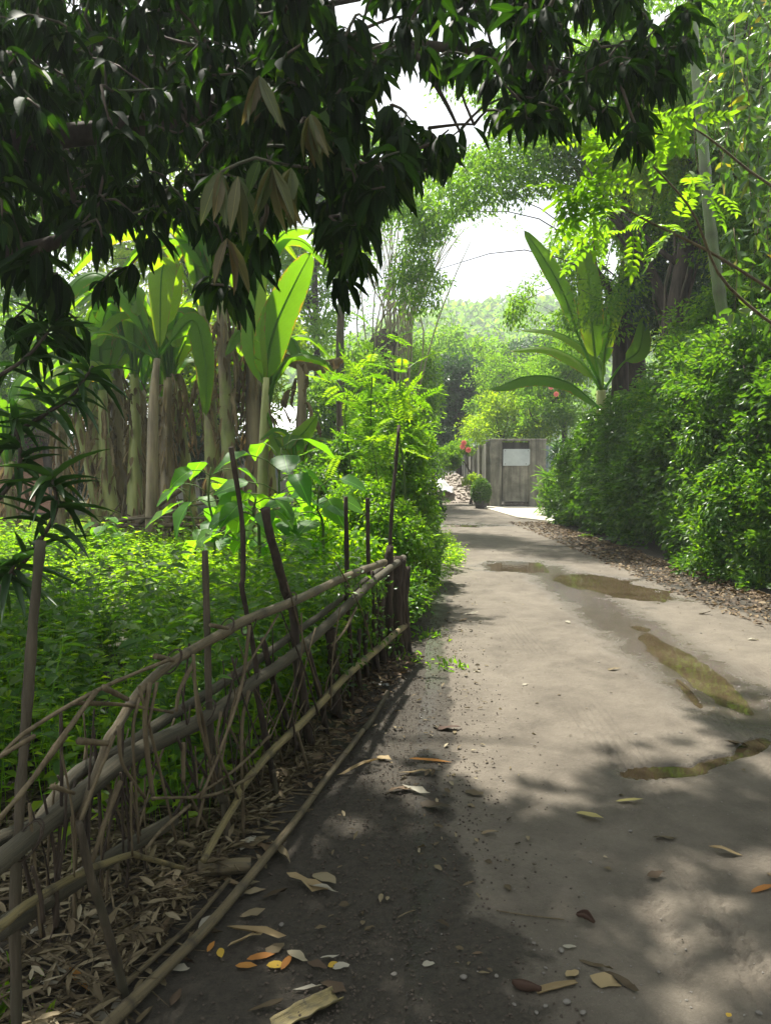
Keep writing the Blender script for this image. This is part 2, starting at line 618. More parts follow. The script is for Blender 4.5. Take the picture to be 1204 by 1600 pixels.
M['strap'] = leaf_mat('strap_leaf', [(0, (.02, .05, .015)), (.6, (.03, .075, .02)), (1, (.05, .10, .025))], .35, .45, (1.6, 2.0, .6), 0, .2, .5)
M['dry'] = litter_mat('dry_leaf', [(0, (.05, .036, .02)), (.3, (.11, .082, .048)), (.7, (.19, .15, .09)), (.93, (.27, .22, .14)), (1, (.36, .31, .22))])
M['brownleaf'] = litter_mat('brown_litter', [(0, (.06, .042, .028)), (.4, (.12, .08, .05)), (.8, (.20, .14, .085)), (1, (.30, .23, .14))])
M['orange'] = litter_mat('orange_leaf', [(0, (.38, .16, .04)), (1, (.46, .22, .05))], .2)
M['yellow'] = litter_mat('yellow_leaf', [(0, (.55, .36, .05)), (1, (.62, .42, .07))], .2)
M['paleyellow'] = litter_mat('pale_yellow_leaf', [(0, (.40, .35, .13)), (1, (.45, .38, .16))], .2)
M['tan'] = litter_mat('tan_leaf', [(0, (.30, .22, .12)), (1, (.38, .29, .16))], .15)
M['white'] = litter_mat('bleached_leaf', [(0, (.36, .33, .27)), (1, (.45, .42, .35))], .15)
M['darkbrown'] = litter_mat('dark_brown_leaf', [(0, (.06, .035, .025)), (1, (.09, .05, .035))], .1)
M['deadban'] = leaf_mat('dead_banana_leaf', [(0, (.11, .08, .045)), (.5, (.21, .155, .085)), (1, (.33, .255, .15))], .3, .75, (1.2, 1.1, .8), 40, .4, .2)
M['bark'] = bark_mat('grey_bark', (.05, .04, .03), (.15, .12, .09), c3=(.07, .08, .045))
M['darkbark'] = bark_mat('dark_bark', (.025, .02, .016), (.085, .068, .05))
M['post'] = bark_mat('post_wood', (.035, .028, .019), (.11, .09, .06), 30, (1, 1, .1), c3=(.06, .055, .035))
M['darkpost'] = bark_mat('dark_post_wood', (.022, .017, .013), (.075, .056, .04), 30, (1, 1, .12), bump=.8)
M['twig'] = bark_mat('twig', (.07, .052, .03), (.17, .135, .08), 25)
M['bamboo'] = bamboo_mat('old_bamboo', (.10, .075, .038), (.20, .155, .08), (.08, .07, .042))
M['bamboo_y'] = bamboo_mat('yellow_bamboo', (.19, .15, .06), (.31, .255, .11), (.11, .095, .05))
M['log'] = bamboo_mat('weathered_log', (.05, .044, .026), (.11, .095, .058), (.04, .039, .024), .85)
M['culm'] = bamboo_mat('green_culm', (.07, .12, .03), (.11, .16, .05), (.13, .15, .07), .4)
M['culm_far'] = bamboo_mat('pale_culm', (.20, .20, .10), (.28, .27, .15), (.22, .17, .10), .5)
M['greenstem'] = bark_mat('green_stem', (.06, .11, .03), (.12, .17, .05), 20)


def stem_mat():
    m, N, L = new_mat('banana_stem')
    out = N.new('ShaderNodeOutputMaterial')
    p = N.new('ShaderNodeBsdfPrincipled')
    oi = N.new('ShaderNodeObjectInfo')
    n = noise(N, L, 7, 6, 0.62, stretch=(1, 1, .12))
    n2 = noise(N, L, 2.4, 5, 0.6, stretch=(1, 1, .5))
    g = ramp(N, [(.3, (.16, .20, .05)), (.7, (.34, .34, .11))])
    b = ramp(N, [(.3, (.075, .056, .030)), (.7, (.34, .265, .145))])
    L.new(n.outputs['Fac'], g.inputs['Fac'])
    L.new(n.outputs['Fac'], b.inputs['Fac'])
    f = math_(N, L, 'ADD', n2.outputs['Fac'], math_(N, L, 'MULTIPLY', math_(N, L, 'SUBTRACT', attr(N, 'v').outputs['Fac'], .5), 0.75))
    fr = ramp(N, [(.52, (0, 0, 0)), (.64, (1, 1, 1))])
    L.new(f, fr.inputs['Fac'])
    L.new(mixc(N, L, g.outputs['Color'], b.outputs['Color'], fr.outputs['Color']), p.inputs['Base Color'])
    p.inputs['Roughness'].default_value = .5
    bp = N.new('ShaderNodeBump')
    bp.inputs['Strength'].default_value = .6
    bp.inputs['Distance'].default_value = .03
    L.new(n.outputs['Fac'], bp.inputs['Height'])
    L.new(bp.outputs['Normal'], p.inputs['Normal'])
    L.new(p.outputs[0], out.inputs['Surface'])
    return m


M['stem'] = stem_mat()


def concrete_mat(name, light, dark, stain=0.5):
    m, N, L = new_mat(name)
    out = N.new('ShaderNodeOutputMaterial')
    p = N.new('ShaderNodeBsdfPrincipled')
    n = noise(N, L, 1.6, 8, 0.65, dist=.3)
    n2 = noise(N, L, 5, 5, 0.6, stretch=(1.6, 1.6, .12))
    n3 = noise(N, L, 60, 3)
    r = ramp(N, [(.34, dark), (.62, light)])
    L.new(n.outputs['Fac'], r.inputs['Fac'])
    s = ramp(N, [(.45, (0, 0, 0)), (.7, (1, 1, 1))])
    L.new(n2.outputs['Fac'], s.inputs['Fac'])
    c = mixc(N, L, r.outputs['Color'], tuple(x * .45 for x in dark), math_(N, L, 'MULTIPLY', s.outputs['Color'], stain))
    c = mixc(N, L, c, mixc(N, L, c, (.6, .6, .58), 1.0, 'MULTIPLY'), n3.outputs['Fac'])
    L.new(c, p.inputs['Base Color'])
    p.inputs['Roughness'].default_value = .88
    b = N.new('ShaderNodeBump')
    b.inputs['Strength'].default_value = .4
    b.inputs['Distance'].default_value = .01
    L.new(n3.outputs['Fac'], b.inputs['Height'])
    L.new(b.outputs['Normal'], p.inputs['Normal'])
    L.new(p.outputs[0], out.inputs['Surface'])
    return m


M['concrete'] = concrete_mat('weathered_concrete', (.36, .34, .27), (.12, .115, .09), .75)
M['concrete_d'] = concrete_mat('dark_concrete', (.14, .135, .115), (.06, .058, .048), .7)
M['render'] = concrete_mat('pale_render', (.55, .52, .46), (.40, .37, .32), .3)
M['slab'] = plain_mat('slab', [(.3, (.42, .38, .30)), (.7, (.56, .51, .42))], 3, .85)


def earth_mat(name, road):
    """attributes: v = dampness, tw.x = dark soil share, tw.y = moss"""
    m, N, L = new_mat(name)
    out = N.new('ShaderNodeOutputMaterial')
    p = N.new('ShaderNodeBsdfPrincipled')
    tco = N.new('ShaderNodeTexCoord').outputs['Object']
    big = noise(N, L, .55, 5, .6, tco, dist=.4)
    mid = noise(N, L, 3.2, 7, .68, tco, dist=.2)
    fine = noise(N, L, 45, 6, .7, tco)
    grit = noise(N, L, 190, 3, .7, tco)
    sep = N.new('ShaderNodeSeparateXYZ')
    L.new(attr(N, 'tw').outputs['Vector'], sep.inputs[0])
    damp = attr(N, 'v').outputs['Fac']
    light = ramp(N, [(.30, (.075, .063, .047)), (.45, (.14, .12, .092)), (.58, (.19, .165, .128)), (.75, (.26, .228, .182))])
    L.new(math_(N, L, 'ADD', math_(N, L, 'MULTIPLY', mid.outputs['Fac'], .55), math_(N, L, 'MULTIPLY', big.outputs['Fac'], .45)), light.inputs['Fac'])
    soil = ramp(N, [(.3, (.026, .022, .0155)), (.7, (.075, .064, .046))])
    L.new(fine.outputs['Fac'], soil.inputs['Fac'])
    sf = ramp(N, [(.44, (0, 0, 0)), (.54, (1, 1, 1))])
    L.new(math_(N, L, 'ADD', sep.outputs[0], math_(N, L, 'MULTIPLY', math_(N, L, 'SUBTRACT', mid.outputs['Fac'], .5), .9)), sf.inputs['Fac'])
    c = mixc(N, L, light.outputs['Color'], soil.outputs['Color'], sf.outputs['Color'])
    mf = ramp(N, [(.45, (0, 0, 0)), (.62, (1, 1, 1))])
    L.new(math_(N, L, 'ADD', math_(N, L, 'MULTIPLY', sep.outputs[1], .5), math_(N, L, 'MULTIPLY', mid.outputs['Fac'], .45)), mf.inputs['Fac'])
    c = mixc(N, L, c, (.055, .075, .025), math_(N, L, 'MULTIPLY', mf.outputs['Color'], .8))
    c = mixc(N, L, c, mixc(N, L, c, (.55, .52, .5), 1.0, 'MULTIPLY'), math_(N, L, 'MULTIPLY', fine.outputs['Fac'], .7))
    sp = ramp(N, [(.60, (0, 0, 0)), (.68, (1, 1, 1))])
    L.new(grit.outputs['Fac'], sp.inputs['Fac'])
    c = mixc(N, L, c, mixc(N, L, c, (1.7, 1.65, 1.6), 1.0, 'MULTIPLY'), math_(N, L, 'MULTIPLY', sp.outputs['Color'], .6))
    df = ramp(N, [(.35, (0, 0, 0)), (.65, (1, 1, 1))])
    L.new(math_(N, L, 'ADD', damp, math_(N, L, 'MULTIPLY', math_(N, L, 'SUBTRACT', mid.outputs['Fac'], .5), .8)), df.inputs['Fac'])
    c = mixc(N, L, c, mixc(N, L, c, (.45, .42, .38), 1.0, 'MULTIPLY'), df.outputs['Color'])
    L.new(c, p.inputs['Base Color'])
    rr = ramp(N, [(0, (.85, .85, .85)), (1, (.09, .09, .09))])
    L.new(df.outputs['Color'], rr.inputs['Fac'])
    L.new(rr.outputs['Color'], p.inputs['Roughness'])
    p.inputs['Specular IOR Level'].default_value = .4
    b1 = N.new('ShaderNodeBump')
    b1.inputs['Strength'].default_value = .8
    b1.inputs['Distance'].default_value = .02
    L.new(fine.outputs['Fac'], b1.inputs['Height'])
    b2 = N.new('ShaderNodeBump')
    b2.inputs['Strength'].default_value = .45
    b2.inputs['Distance'].default_value = .004
    L.new(grit.outputs['Fac'], b2.inputs['Height'])
    L.new(b1.outputs['Normal'], b2.inputs['Normal'])
    L.new(b2.outputs['Normal'], p.inputs['Normal'])
    L.new(p.outputs[0], out.inputs['Surface'])
    return m


M['earth'] = earth_mat('earth', False)


def water_mat(name, c1, c2):
    m, N, L = new_mat(name)
    out = N.new('ShaderNodeOutputMaterial')
    p = N.new('ShaderNodeBsdfPrincipled')
    n = noise(N, L, 2.5, 4)
    r = ramp(N, [(.35, c1), (.65, c2)])
    L.new(n.outputs['Fac'], r.inputs['Fac'])
    L.new(r.outputs['Color'], p.inputs['Base Color'])
    p.inputs['Roughness'].default_value = .03
    p.inputs['IOR'].default_value = 1.33
    n2 = noise(N, L, 9, 2)
    b = N.new('ShaderNodeBump')
    b.inputs['Strength'].default_value = .05
    b.inputs['Distance'].default_value = .01
    L.new(n2.outputs['Fac'], b.inputs['Height'])
    L.new(b.outputs['Normal'], p.inputs['Normal'])
    L.new(p.outputs[0], out.inputs['Surface'])
    return m


M['water'] = water_mat('muddy_water', (.042, .030, .017), (.072, .054, .032))
M['pebble'] = plain_mat('pebble', [(.3, (.11, .10, .085)), (.7, (.23, .21, .18))], 20, .8)
M['rubble'] = plain_mat('rubble', [(.3, (.24, .2, .17)), (.7, (.46, .40, .34))], 3, .9)
M['plastic'] = plain_mat('white_plastic', [(.3, (.72, .72, .72)), (.7, (.8, .8, .8))], 3, .4)
M['sign'] = plain_mat('sign_sheet', [(.35, (.40, .44, .44)), (.65, (.52, .56, .55))], 2.2, .5, .1)
M['darkbrick'] = plain_mat('shade_toned_brick', [(.3, (.03, .025, .02)), (.7, (.07, .055, .045))], 30, .9)  # brick colour darkened to stand for the shade in the wall recess
M['brick'] = plain_mat('brick', [(.3, (.26, .13, .08)), (.7, (.40, .23, .15))], 30, .85)
M['thatch'] = plain_mat('thatch', [(.3, (.12, .09, .06)), (.7, (.30, .24, .16))], 30, .9, .5, .02, 0, (1, 1, .1))
M['sheetroof'] = plain_mat('pale_sheet_roof', [(.3, (.60, .64, .68)), (.7, (.74, .77, .80))], 2, .5, .1)
M['gate'] = plain_mat('blue_grey_sheet', [(.3, (.16, .20, .23)), (.7, (.26, .31, .34))], 3, .5, .1)
M['pink'] = litter_mat('pink_petal', [(0, (.75, .18, .20)), (1, (.85, .30, .30))], .3)

M['youngleaf'] = leaf_mat('young_mango_leaf', [(0, (.07, .10, .03)), (.5, (.11, .11, .035)), (1, (.13, .09, .04))], .3, .4, (1.4, 1.5, .6), 40)
M['soilcrumb'] = plain_mat('soil_crumb', [(.3, (.04, .03, .022)), (.7, (.10, .08, .06))], 30, .95)
# ------------------------------------------------------------ ground, road, puddles
def Ledge(y):
    y = np.asarray(y, float)
    return np.where(y < 13, .10 + .072 * (y - 2), .89 + .038 * (y - 13)) + .10 * (fbm(y * .9, y * 0 + 3, 8, 3) - .5)


def Redge(y):
    y = np.asarray(y, float)
    r = 3.95 - .45 * sm(5, 9, y) + .9 * sm(16, 18.5, y) - 1.25 * sm(23, 24.5, y) + .7 * sm(26, 40, y)
    return r + .22 * (fbm(y * .7, y * 0 + 9, 4, 3) - .5)


def ell(x, y, cx, cy, a, b, ang, s=0, wob=.6):
    c, n = math.cos(ang), math.sin(ang)
    u, v = (x - cx) * c + (y - cy) * n, -(x - cx) * n + (y - cy) * c
    r = np.hypot(u / a, v / b)
    return r * (1 + wob * (fbm(x * 2.6, y * 2.6, 20 + s, 5) - .5) * 2)


PUD = [  # centre x, y, half sizes, angle, depth
    (2.72, 8.80, .40, 1.02, R(10), .045), (2.22, 5.35, .13, 1.25, R(-3), .036),
    (1.38, 3.50, .24, .085, R(6), .030), (1.66, 3.62, .20, .055, R(30), .032), (1.92, 3.80, .15, .045, R(45), .030),
    (1.98, 4.75, .03, .35, R(-8), .020), (1.85, 10.6, .55, .6, 0, .022), (1.55, 17.2, 1.0, .5, 0, .02)]
ZW = -.013


def hgt(x, y, road=True):
    h = .030 * (fbm(x * .7, y * .7, 1, 3) - .5) + .016 * (fbm(x * 3.3, y * 3.3, 2, 4) - .5)
    h = h + .005 * (fbm(x * 16, y * 16, 3, 3) - .5) * 2 * (.4 + 1.2 * fbm(x * 1.3, y * 1.3, 55, 2))
    d = x - Ledge(y)
    h = h + .035 * sm(-.1, -1.2, d) + .05 * sm(.1, .9, x - Redge(y))
    # clods and trampled soil of the left verge
    verge = sm(-.8, -.3, d) * sm(.35, .0, d)
    h = h + verge * .020 * (fbm(x * 11, y * 11, 6, 3) - .45)
    h = h - .018 * np.exp(-((x - 2.15) / .22) ** 2) * sm(2.6, 4, y) * sm(13, 10, y)
    h = h - .010 * np.exp(-((x - .95) / .2) ** 2) * sm(6, 3.4, y)
    h = np.maximum(h, -.010)
    for (cx, cy, a, b, an, dp) in PUD:
        r = ell(x, y, cx, cy, a, b, an, int(cx * 10))
        h = h - dp * sm(1.15, .55, r)
    # old wheel grooves along the lane
    for (tx, w_, a_) in ((.98, .17, .0045), (1.75, .10, .003), (2.45, .16, .004)):
        q = x - tx - .12 * np.sin(y * .5) - .03 * y
        gm = sm(w_, w_ * .6, np.abs(q)) * sm(.42, .62, fbm(x * 2.2, y * .8, 71 + int(tx * 10), 3)) * sm(9, 6, y)
        h = h + gm * a_ * np.sin(q * 2 * math.pi / .045)
    # tyre tread pressed into the mud at lower right
    for (tx, w_) in ((.905, .045), (1.10, .055)):
        m = sm(w_ * 1.3, w_ * .9, np.abs(x - tx - .05 * (y - 2.3))) * sm(2.0, 2.1, y) * sm(2.62, 2.45, y)
        ph = np.sin((y - np.abs(x - tx - .05 * (y - 2.3)) * .8) * 2 * math.pi / .042)
        h = h - m * .010 * (ph > .35) * (fbm(x * 9, y * 9, 14, 2) > .4)
    return h


def grid(name, xs, ys, fn, mat):
    """fn(X, Y) -> X, Z, var, tw"""
    X, Y = np.meshgrid(xs, ys)
    X, Z, A, TW = fn(X, Y)
    V = np.stack([X, Y, Z], -1).reshape(-1, 3)
    ny, nx = X.shape
    i = (np.arange(ny - 1)[:, None] * nx + np.arange(nx - 1)[None]).ravel()
    T = np.concatenate([np.stack([i, i + 1, i + nx + 1], 1), np.stack([i, i + nx + 1, i + nx], 1)])
    g = Geo()
    g.add(V, T, A.ravel(), TW.reshape(-1, 3))
    return g.build(name, mat, kind='structure')


def dampness(x, y):
    d = np.zeros_like(x)
    for (cx, cy, a, b, an, dp) in PUD:
        d = np.maximum(d, .62 * sm(1.9, .8, ell(x, y, cx, cy, a, b, an, int(cx * 10), .6)))
    d = np.maximum(d, .75 * np.exp(-((x - 2.2) / .55) ** 2) * sm(3, 4.5, y) * sm(13, 10, y))
    d = np.maximum(d, .8 * sm(1.0, .4, ell(x, y, 1.9, 10.4, .9, .9, 0, 3)))
    return d


def steps(a, b, base, rate, c=0.0):
    out = [a]
    while out[-1] < b:
        out.append(out[-1] + max(base, rate * abs(out[-1] - c)))
    return np.array(out)


ys = np.concatenate([[-6, -4, -2, -1, 0, .6], steps(1.2, 420, .03, .010)])
xr = steps(.0, 320, .04, .035, 0)
xs = np.concatenate([-xr[::-1][:-1], xr]) + 1.0


def f_ground(X, Y):
    h = hgt(X, Y)
    ins = sm(.0, .22, X - Ledge(Y)) * sm(.0, .3, Redge(Y) - X) * (Y < 44)
    Z = h - .05 * ins - .006 * (ins == 0)
    Z = Z + .5 * sm(60, 140, Y) * fbm(X * .02, Y * .02, 3, 2)
    far = sm(60, 20, Y)
    tw = np.stack([np.full_like(X, .95) - .3 * sm(-3, -7, X) * sm(9, 13, Y), .55 * sm(2.2, 4, Y) * sm(0, -.5, X - Ledge(Y)) + .4 * sm(14, 20, Y), X * 0], -1)
    return X, Z, .25 + 0 * X, tw


grid('ground', xs, ys, f_ground, M['earth'])
ysr = np.concatenate([[-4, -2, 0, .8], steps(1.4, 44, .011, .0062)])


def f_road(S, Y):
    a, b = Ledge(Y) - .12, Redge(Y) + .15
    X = a + (b - a) * S
    h = hgt(X, Y)
    e = sm(.12, 0, X - a) + sm(.15, 0, b - X)
    Z = h - .03 * e
    damp = dampness(X, Y)
    damp = np.maximum(damp, .55 * sm(.5, 0, X - a))
    soil = .95 * sm(.55, .05, X - a + .3 * (fbm(X * 2, Y * 2, 31, 3) - .5)) * sm(2.2, 3.2, Y + 1.2) + .6 * sm(.8, .1, b - X)
    soil = np.maximum(soil, .62 * sm(2.9, 2.2, Y) * sm(1.2, .2, X))
    moss = .5 * np.exp(-((X - 2.0) / .8) ** 2) * sm(9, 12, Y) * .5 + .75 * sm(.5, .1, X - a) * sm(3.5, 5.5, Y)
    return X, Z, damp, np.stack([soil, moss, X * 0], -1)


sg = np.linspace(0, 1, 331)
grid('dirt_road', sg, ysr, f_road, M['earth'])
for i, (cx, cy, a, b, an, dp) in enumerate(PUD):
    if dp < .02:
        continue
    t = np.linspace(0, 2 * math.pi, 41)[:-1]
    g = Geo()
    u, v = np.cos(t) * a * 1.5, np.sin(t) * b * 1.5
    V = np.stack([cx + u * math.cos(an) - v * math.sin(an), cy + u * math.sin(an) + v * math.cos(an), 0 * t + ZW - .0008 * i], 1)
    V = np.concatenate([[[cx, cy, ZW - .0008 * i]], V])
    g.add(V, [(0, 1 + k, 1 + (k + 1) % 40) for k in range(40)])
    g.build('puddle', M['water'], kind='structure')


def H(x, y):
    return float(hgt(np.array([x]), np.array([y]))[0])


def GH(px, py):
    """point of the ground seen at that picture point"""
    p = G(px, py)
    for _ in range(3):
        p = G(px, py, H(p.x, p.y))
    return p


# pale concrete apron before the wall
g = Geo()
ap = [(3.05, 23.9), (5.2, 23.9), (5.0, 18.6), (4.1, 17.9), (3.45, 19.2)]
n = len(ap)
V = [(x, y, .035) for x, y in ap] + [(x, y, -.1) for x, y in ap]
g.add(V, [(0, i + 1, i) for i in range(1, n - 1)] + [t for i in range(n) for t in ((i, (i + 1) % n, n + i), ((i + 1) % n, n + (i + 1) % n, n + i))])
g.build('concrete_apron', M['slab'], kind='structure', smooth=False)

# hill closing the view
xh = np.linspace(-160, 200, 60)
yh = np.linspace(90, 260, 24)


def f_hill(X, Y):
    Z = 24 * np.exp(-((X - 30) / 60) ** 2) * sm(85, 170, Y) + 10 * sm(85, 200, Y) + 3 * fbm(X * .04, Y * .04, 5) - 3
    return X, Z, X * 0 + .2, np.stack([X * 0 + .9, X * 0 + 1, X * 0], -1)


grid('hill', xh, yh, f_hill, M['earth'])
g = Geo()
n = 42000
x = rng.uniform(-70, 110, n)
y = rng.uniform(92, 175, n)
Z = 24 * np.exp(-((x - 30) / 60) ** 2) * sm(85, 170, y) + 10 * sm(85, 200, y) + 3 * fbm(x * .04, y * .04, 5) - 3
top = 5 + 4 * fbm(x * .15, y * .15, 9, 3)
z = Z + top * rng.random(n) ** .6
leaf_geo(g, TINY, np.stack([x, y, z], 1), rdir(n), rdir(n, up=.7), rng.uniform(1.0, 2.2, n), rng.uniform(.8, 1.5, n))
g.build('distant_woods', M['tree'], smooth=False, kind='stuff', label='far wooded hillside closing the view above the wall')

# ------------------------------------------------------------ concrete wall, sign, gate
wl = thing('boundary_wall', (3.38, 24, 0), 'stained grey concrete boundary wall turning its corner at the end of the lane', 'wall')
W0, W1, WY, WT = 3.38, 5.18, 24.0, 2.10


def part_box(name, c, s, mat, parent, rz=0, bev=.012, label=None, jit=0):
    g = Geo()
    box(g, c, s, rz, bev=bev, jit=jit)
    return g.build(name, mat, parent, smooth=False, label=label)


part_box('pillar', (W0 + .19, WY + .1, WT / 2 + .02), (.38, .28, WT + .04), M['concrete'], wl)
part_box('pillar', (W1 - .27, WY + .1, WT / 2 + .02), (.54, .26, WT + .04), M['concrete'], wl)
part_box('wall_panel', ((W0 + W1) / 2 - .04, WY + .16, WT / 2 + .13), (W1 - W0 - .86, .16, WT - .27), M['concrete_d'], wl, bev=0)
part_box('coping', ((W0 + W1) / 2, WY + .13, WT + .075), (W1 - W0 + .06, .34, .065), M['concrete'], wl)
dr = part_box('door_sheet', (4.22, WY + .035, 1.22 * .5 + .17), (.86, .05, 1.20), M['concrete'], wl, bev=.008, label='grey weathered sheet closing the recess')
for x in (3.86, 4.56):
    part_box('door_foot', (x, WY + .03, .10), (.03, .04, .13), M['concrete'], wl, bev=0)
bk = []
for r_ in range(2):
    for k in range(4):
        bk.append(part_box('brick', (3.93 + k * .195 + .05 * r_, WY + .06, .06 + r_ * .075), (.18, .09, .062), M['darkbrick'], wl, bev=.006, jit=.008))
# side run receding along the lane beyond the corner
a0, a1 = Vector((3.42, 24.3, 0)), Vector((4.9, 46, 0))
d = a1 - a0
npan = 18
th = math.atan2(d.y, d.x)
for i in range(npan):
    c = a0 + d * ((i + .5) / npan)
    part_box('wall_panel', (c.x, c.y, WT / 2 - .01 * (i % 3)), (d.length / npan - .03, .10, WT - .02 * ((i * 7) % 3)), M['concrete'], wl, rz=th, bev=.01)
for i in range(0, npan + 1, 3):
    c = a0 + d * (i / npan)
    part_box('post', (c.x - .05, c.y, WT / 2), (.13, .18, WT + .03), M['concrete'], wl, rz=th, bev=.01)

g = Geo()   # sign with rounded lower right corner
sx0, sx1, sz0, sz1 = 3.80, 4.66, 1.34, 1.88
out = [(sx0, sz0), (sx1 - .08, sz0), (sx1 - .03, sz0 + .02), (sx1, sz0 + .07), (sx1, sz1 - .02), (sx1 - .02, sz1), (sx0 + .02, sz1), (sx0, sz1 - .02)]
n = len(out)
V = [(x, WY - .035, z) for x, z in out] + [(x, WY - .005, z) for x, z in out]
T = [(0, i, i + 1) for i in range(1, n - 1)] + [(n, n + i + 1, n + i) for i in range(1, n - 1)]
for i in range(n):
    k = (i + 1) % n
    T += [(i, n + i, k), (k, n + i, n + k)]
g.add(V, T)
sn = thing('sign_board', (4.23, WY, 1.34), 'blank faded pale grey sign sheet on the end wall', 'sign')
g.build('sheet', M['sign'], sn, smooth=False)
g = Geo()
for (x, z) in ((sx0 + .06, sz1 - .06), (sx1 - .06, sz1 - .06), (sx0 + .06, sz0 + .06), (sx1 - .12, sz0 + .06)):
    g = Geo()
    box(g, (x, WY - .04, z), (.025, .012, .025), bev=.003)
    g.build('bolt', M['post'], sn, smooth=False)

gt = thing('metal_gate', (5.3, 24.2, 0), 'blue-grey ribbed metal gate half hidden by leaves right of the wall', 'gate')
for k in range(11):
    part_box('rib', (5.27 + k * .13, 24.2 + (.02 if k % 2 else 0), 1.05), (.085, .03, 1.9), M['gate'], gt, bev=.006)
for z in (.3, 1.85):
    part_box('rail', (5.92, 24.26, z), (1.5, .04, .06), M['gate'], gt, bev=.006)

ps = thing('gate_post', (4.83, 19.0, 0), 'short pale round-topped post at the foot of the right hedge', 'post')
V, T, tw = tube([(4.83, 19, -.05), (4.83, 19, .5), (4.84, 19, 1.05), (4.84, 19, 1.12), (4.84, 19, 1.14)], [.12, .115, .11, .09, .04], 10, wob=.05)
Geo().add(V, T, .3, tw).build('shaft', M['render'], ps)

# rubble mound on the left of the far lane
mx_, my_ = 2.62, 28.5
g = Geo()
n = 40
tt = np.linspace(0, 2 * math.pi, n, endpoint=False)
V, T = [(mx_, my_, .95)], []
for r in range(1, 9):
    for k, t in enumerate(tt):
        q = r / 8
        x, y = mx_ + math.cos(t) * 1.5 * q, my_ + math.sin(t) * 1.9 * q
        V.append((x, y, .95 * (1 - q) ** .8 * (1.2 - .5 * q) + .25 * (fbm(x * 3, y * 3, 4) - .5) - .06 * q))
for k in range(n):
    T.append((0, 1 + k, 1 + (k + 1) % n))
for r in range(7):
    for k in range(n):
        a, b = 1 + r * n + k, 1 + r * n + (k + 1) % n
        T += [(a, a + n, b + n), (a, b + n, b)]
rb = thing('rubble_mound', (mx_, my_, 0), 'mound of earth and broken stones where the far lane bends', 'rubble heap')
g.add(np.array(V), T).build('earth_heap', M['rubble'], rb)
g = Geo()
n = 900
t, q = rng.random(n) * 6.28, np.sqrt(rng.random(n)) * 1.1
x, y = mx_ + np.cos(t) * 1.5 * q, my_ + np.sin(t) * 1.9 * q
z = .95 * np.clip(1 - q, 0, 1) ** .8 * (1.2 - .5 * q) + .25 * (fbm(x * 3, y * 3, 4) - .5) - .04 * q
stones(g, np.stack([x, y, np.maximum(z, 0)], 1), rng.uniform(.03, .13, n))
g.build('broken_stones', M['rubble'], rb, smooth=False, kind='stuff')


def crumple(name, c, s, mat, label, cat, n=14, seed=1, parent=None):
    """crumpled sheet draped over whatever is below"""
    g = Geo()
    u = np.linspace(-1, 1, n)
    X, Y = np.meshgrid(u, u)
    r = np.hypot(X, Y)
    Z = s[2] * (np.clip(1 - r * .8, 0, 1) + .55 * (fbm(X * 2.2 + seed, Y * 2.2, seed, 3) - .5))
    X2 = X * s[0] * (1 + .2 * (fbm(X * 2, Y * 2, seed + 4) - .5))
    Y2 = Y * s[1] * (1 + .2 * (fbm(X * 2, Y * 2, seed + 7) - .5))
    V = np.stack([X2 + c[0], Y2 + c[1], Z + c[2]], -1).reshape(-1, 3)
    T = []
    for i in range(n - 1):
        for j in range(n - 1):
            a = i * n + j
            T += [(a, a + 1, a + n + 1), (a, a + n + 1, a + n)]
    g.add(V, T)
    o = g.build(name, mat, smooth=True)
    return tag(o, label, cat)


crumple('white_sheet', (2.05, 27.2, .35), (.45, .4, .55), M['plastic'], 'crumpled white cloth sheet lying on the rubble mound', 'cloth', 16, 3)
bagp = GH(683, 862)
crumple('plastic_bag', (bagp.x + .02, bagp.y, 0.0), (.10, .07, .07), M['plastic'], 'small white plastic bag at the road edge below the green bush', 'litter', 14, 5)
bp2 = GH(600, 1067)
crumple('plastic_bag', (bp2.x, bp2.y, .0), (.035, .03, .05), M['plastic'], 'scrap of white plastic at the foot of the fence near its far end', 'litter', 10, 8)

# ------------------------------------------------------------ houses behind the banana grove
hs = thing('brick_house', (-10.9, 21, 0), 'small brick house with thatched eave behind the bananas at far left', 'house')
g = Geo()
box(g, (-10.9, 21.0, 1.2), (3.2, .2, 2.4))
g.build('wall', M['brick'], hs, smooth=False)
for r_ in range(17):
    g = Geo()
    zz = .1 + r_ * .135
    box(g, (-10.9 + (.03 if r_ % 2 else 0), 20.885, zz), (3.16, .03, .115), bev=.004)
    g.build('brick_course', M['brick'], hs, smooth=False)
g = Geo()
V = [(-12.8, 20.2, 2.25), (-9.0, 20.2, 2.25), (-9.0, 22.4, 3.6), (-12.8, 22.4, 3.6), (-12.8, 20.2, 2.13), (-9.0, 20.2, 2.13), (-9.0, 22.4, 3.45), (-12.8, 22.4, 3.45)]
g.add(V, [(0, 1, 2), (0, 2, 3), (4, 6, 5), (4, 7, 6), (0, 4, 5), (0, 5, 1), (1, 5, 6), (1, 6, 2), (0, 3, 7), (0, 7, 4), (3, 2, 6), (3, 6, 7)])
g.build('roof', M['thatch'], hs, smooth=False)
n = 260
x = rng.uniform(-12.8, -9, n)
g = Geo()
leaf_geo(g, TINY, np.stack([x, np.full(n, 20.18), np.full(n, 2.25)], 1), np.stack([rng.normal(0, .2, n), np.full(n, -.3), np.full(n, -1.)], 1), np.tile([0, -1, .2], (n, 1)), rng.uniform(.15, .35, n), .04)
g.build('thatch_fringe', M['dry'], hs, smooth=False, kind='stuff')

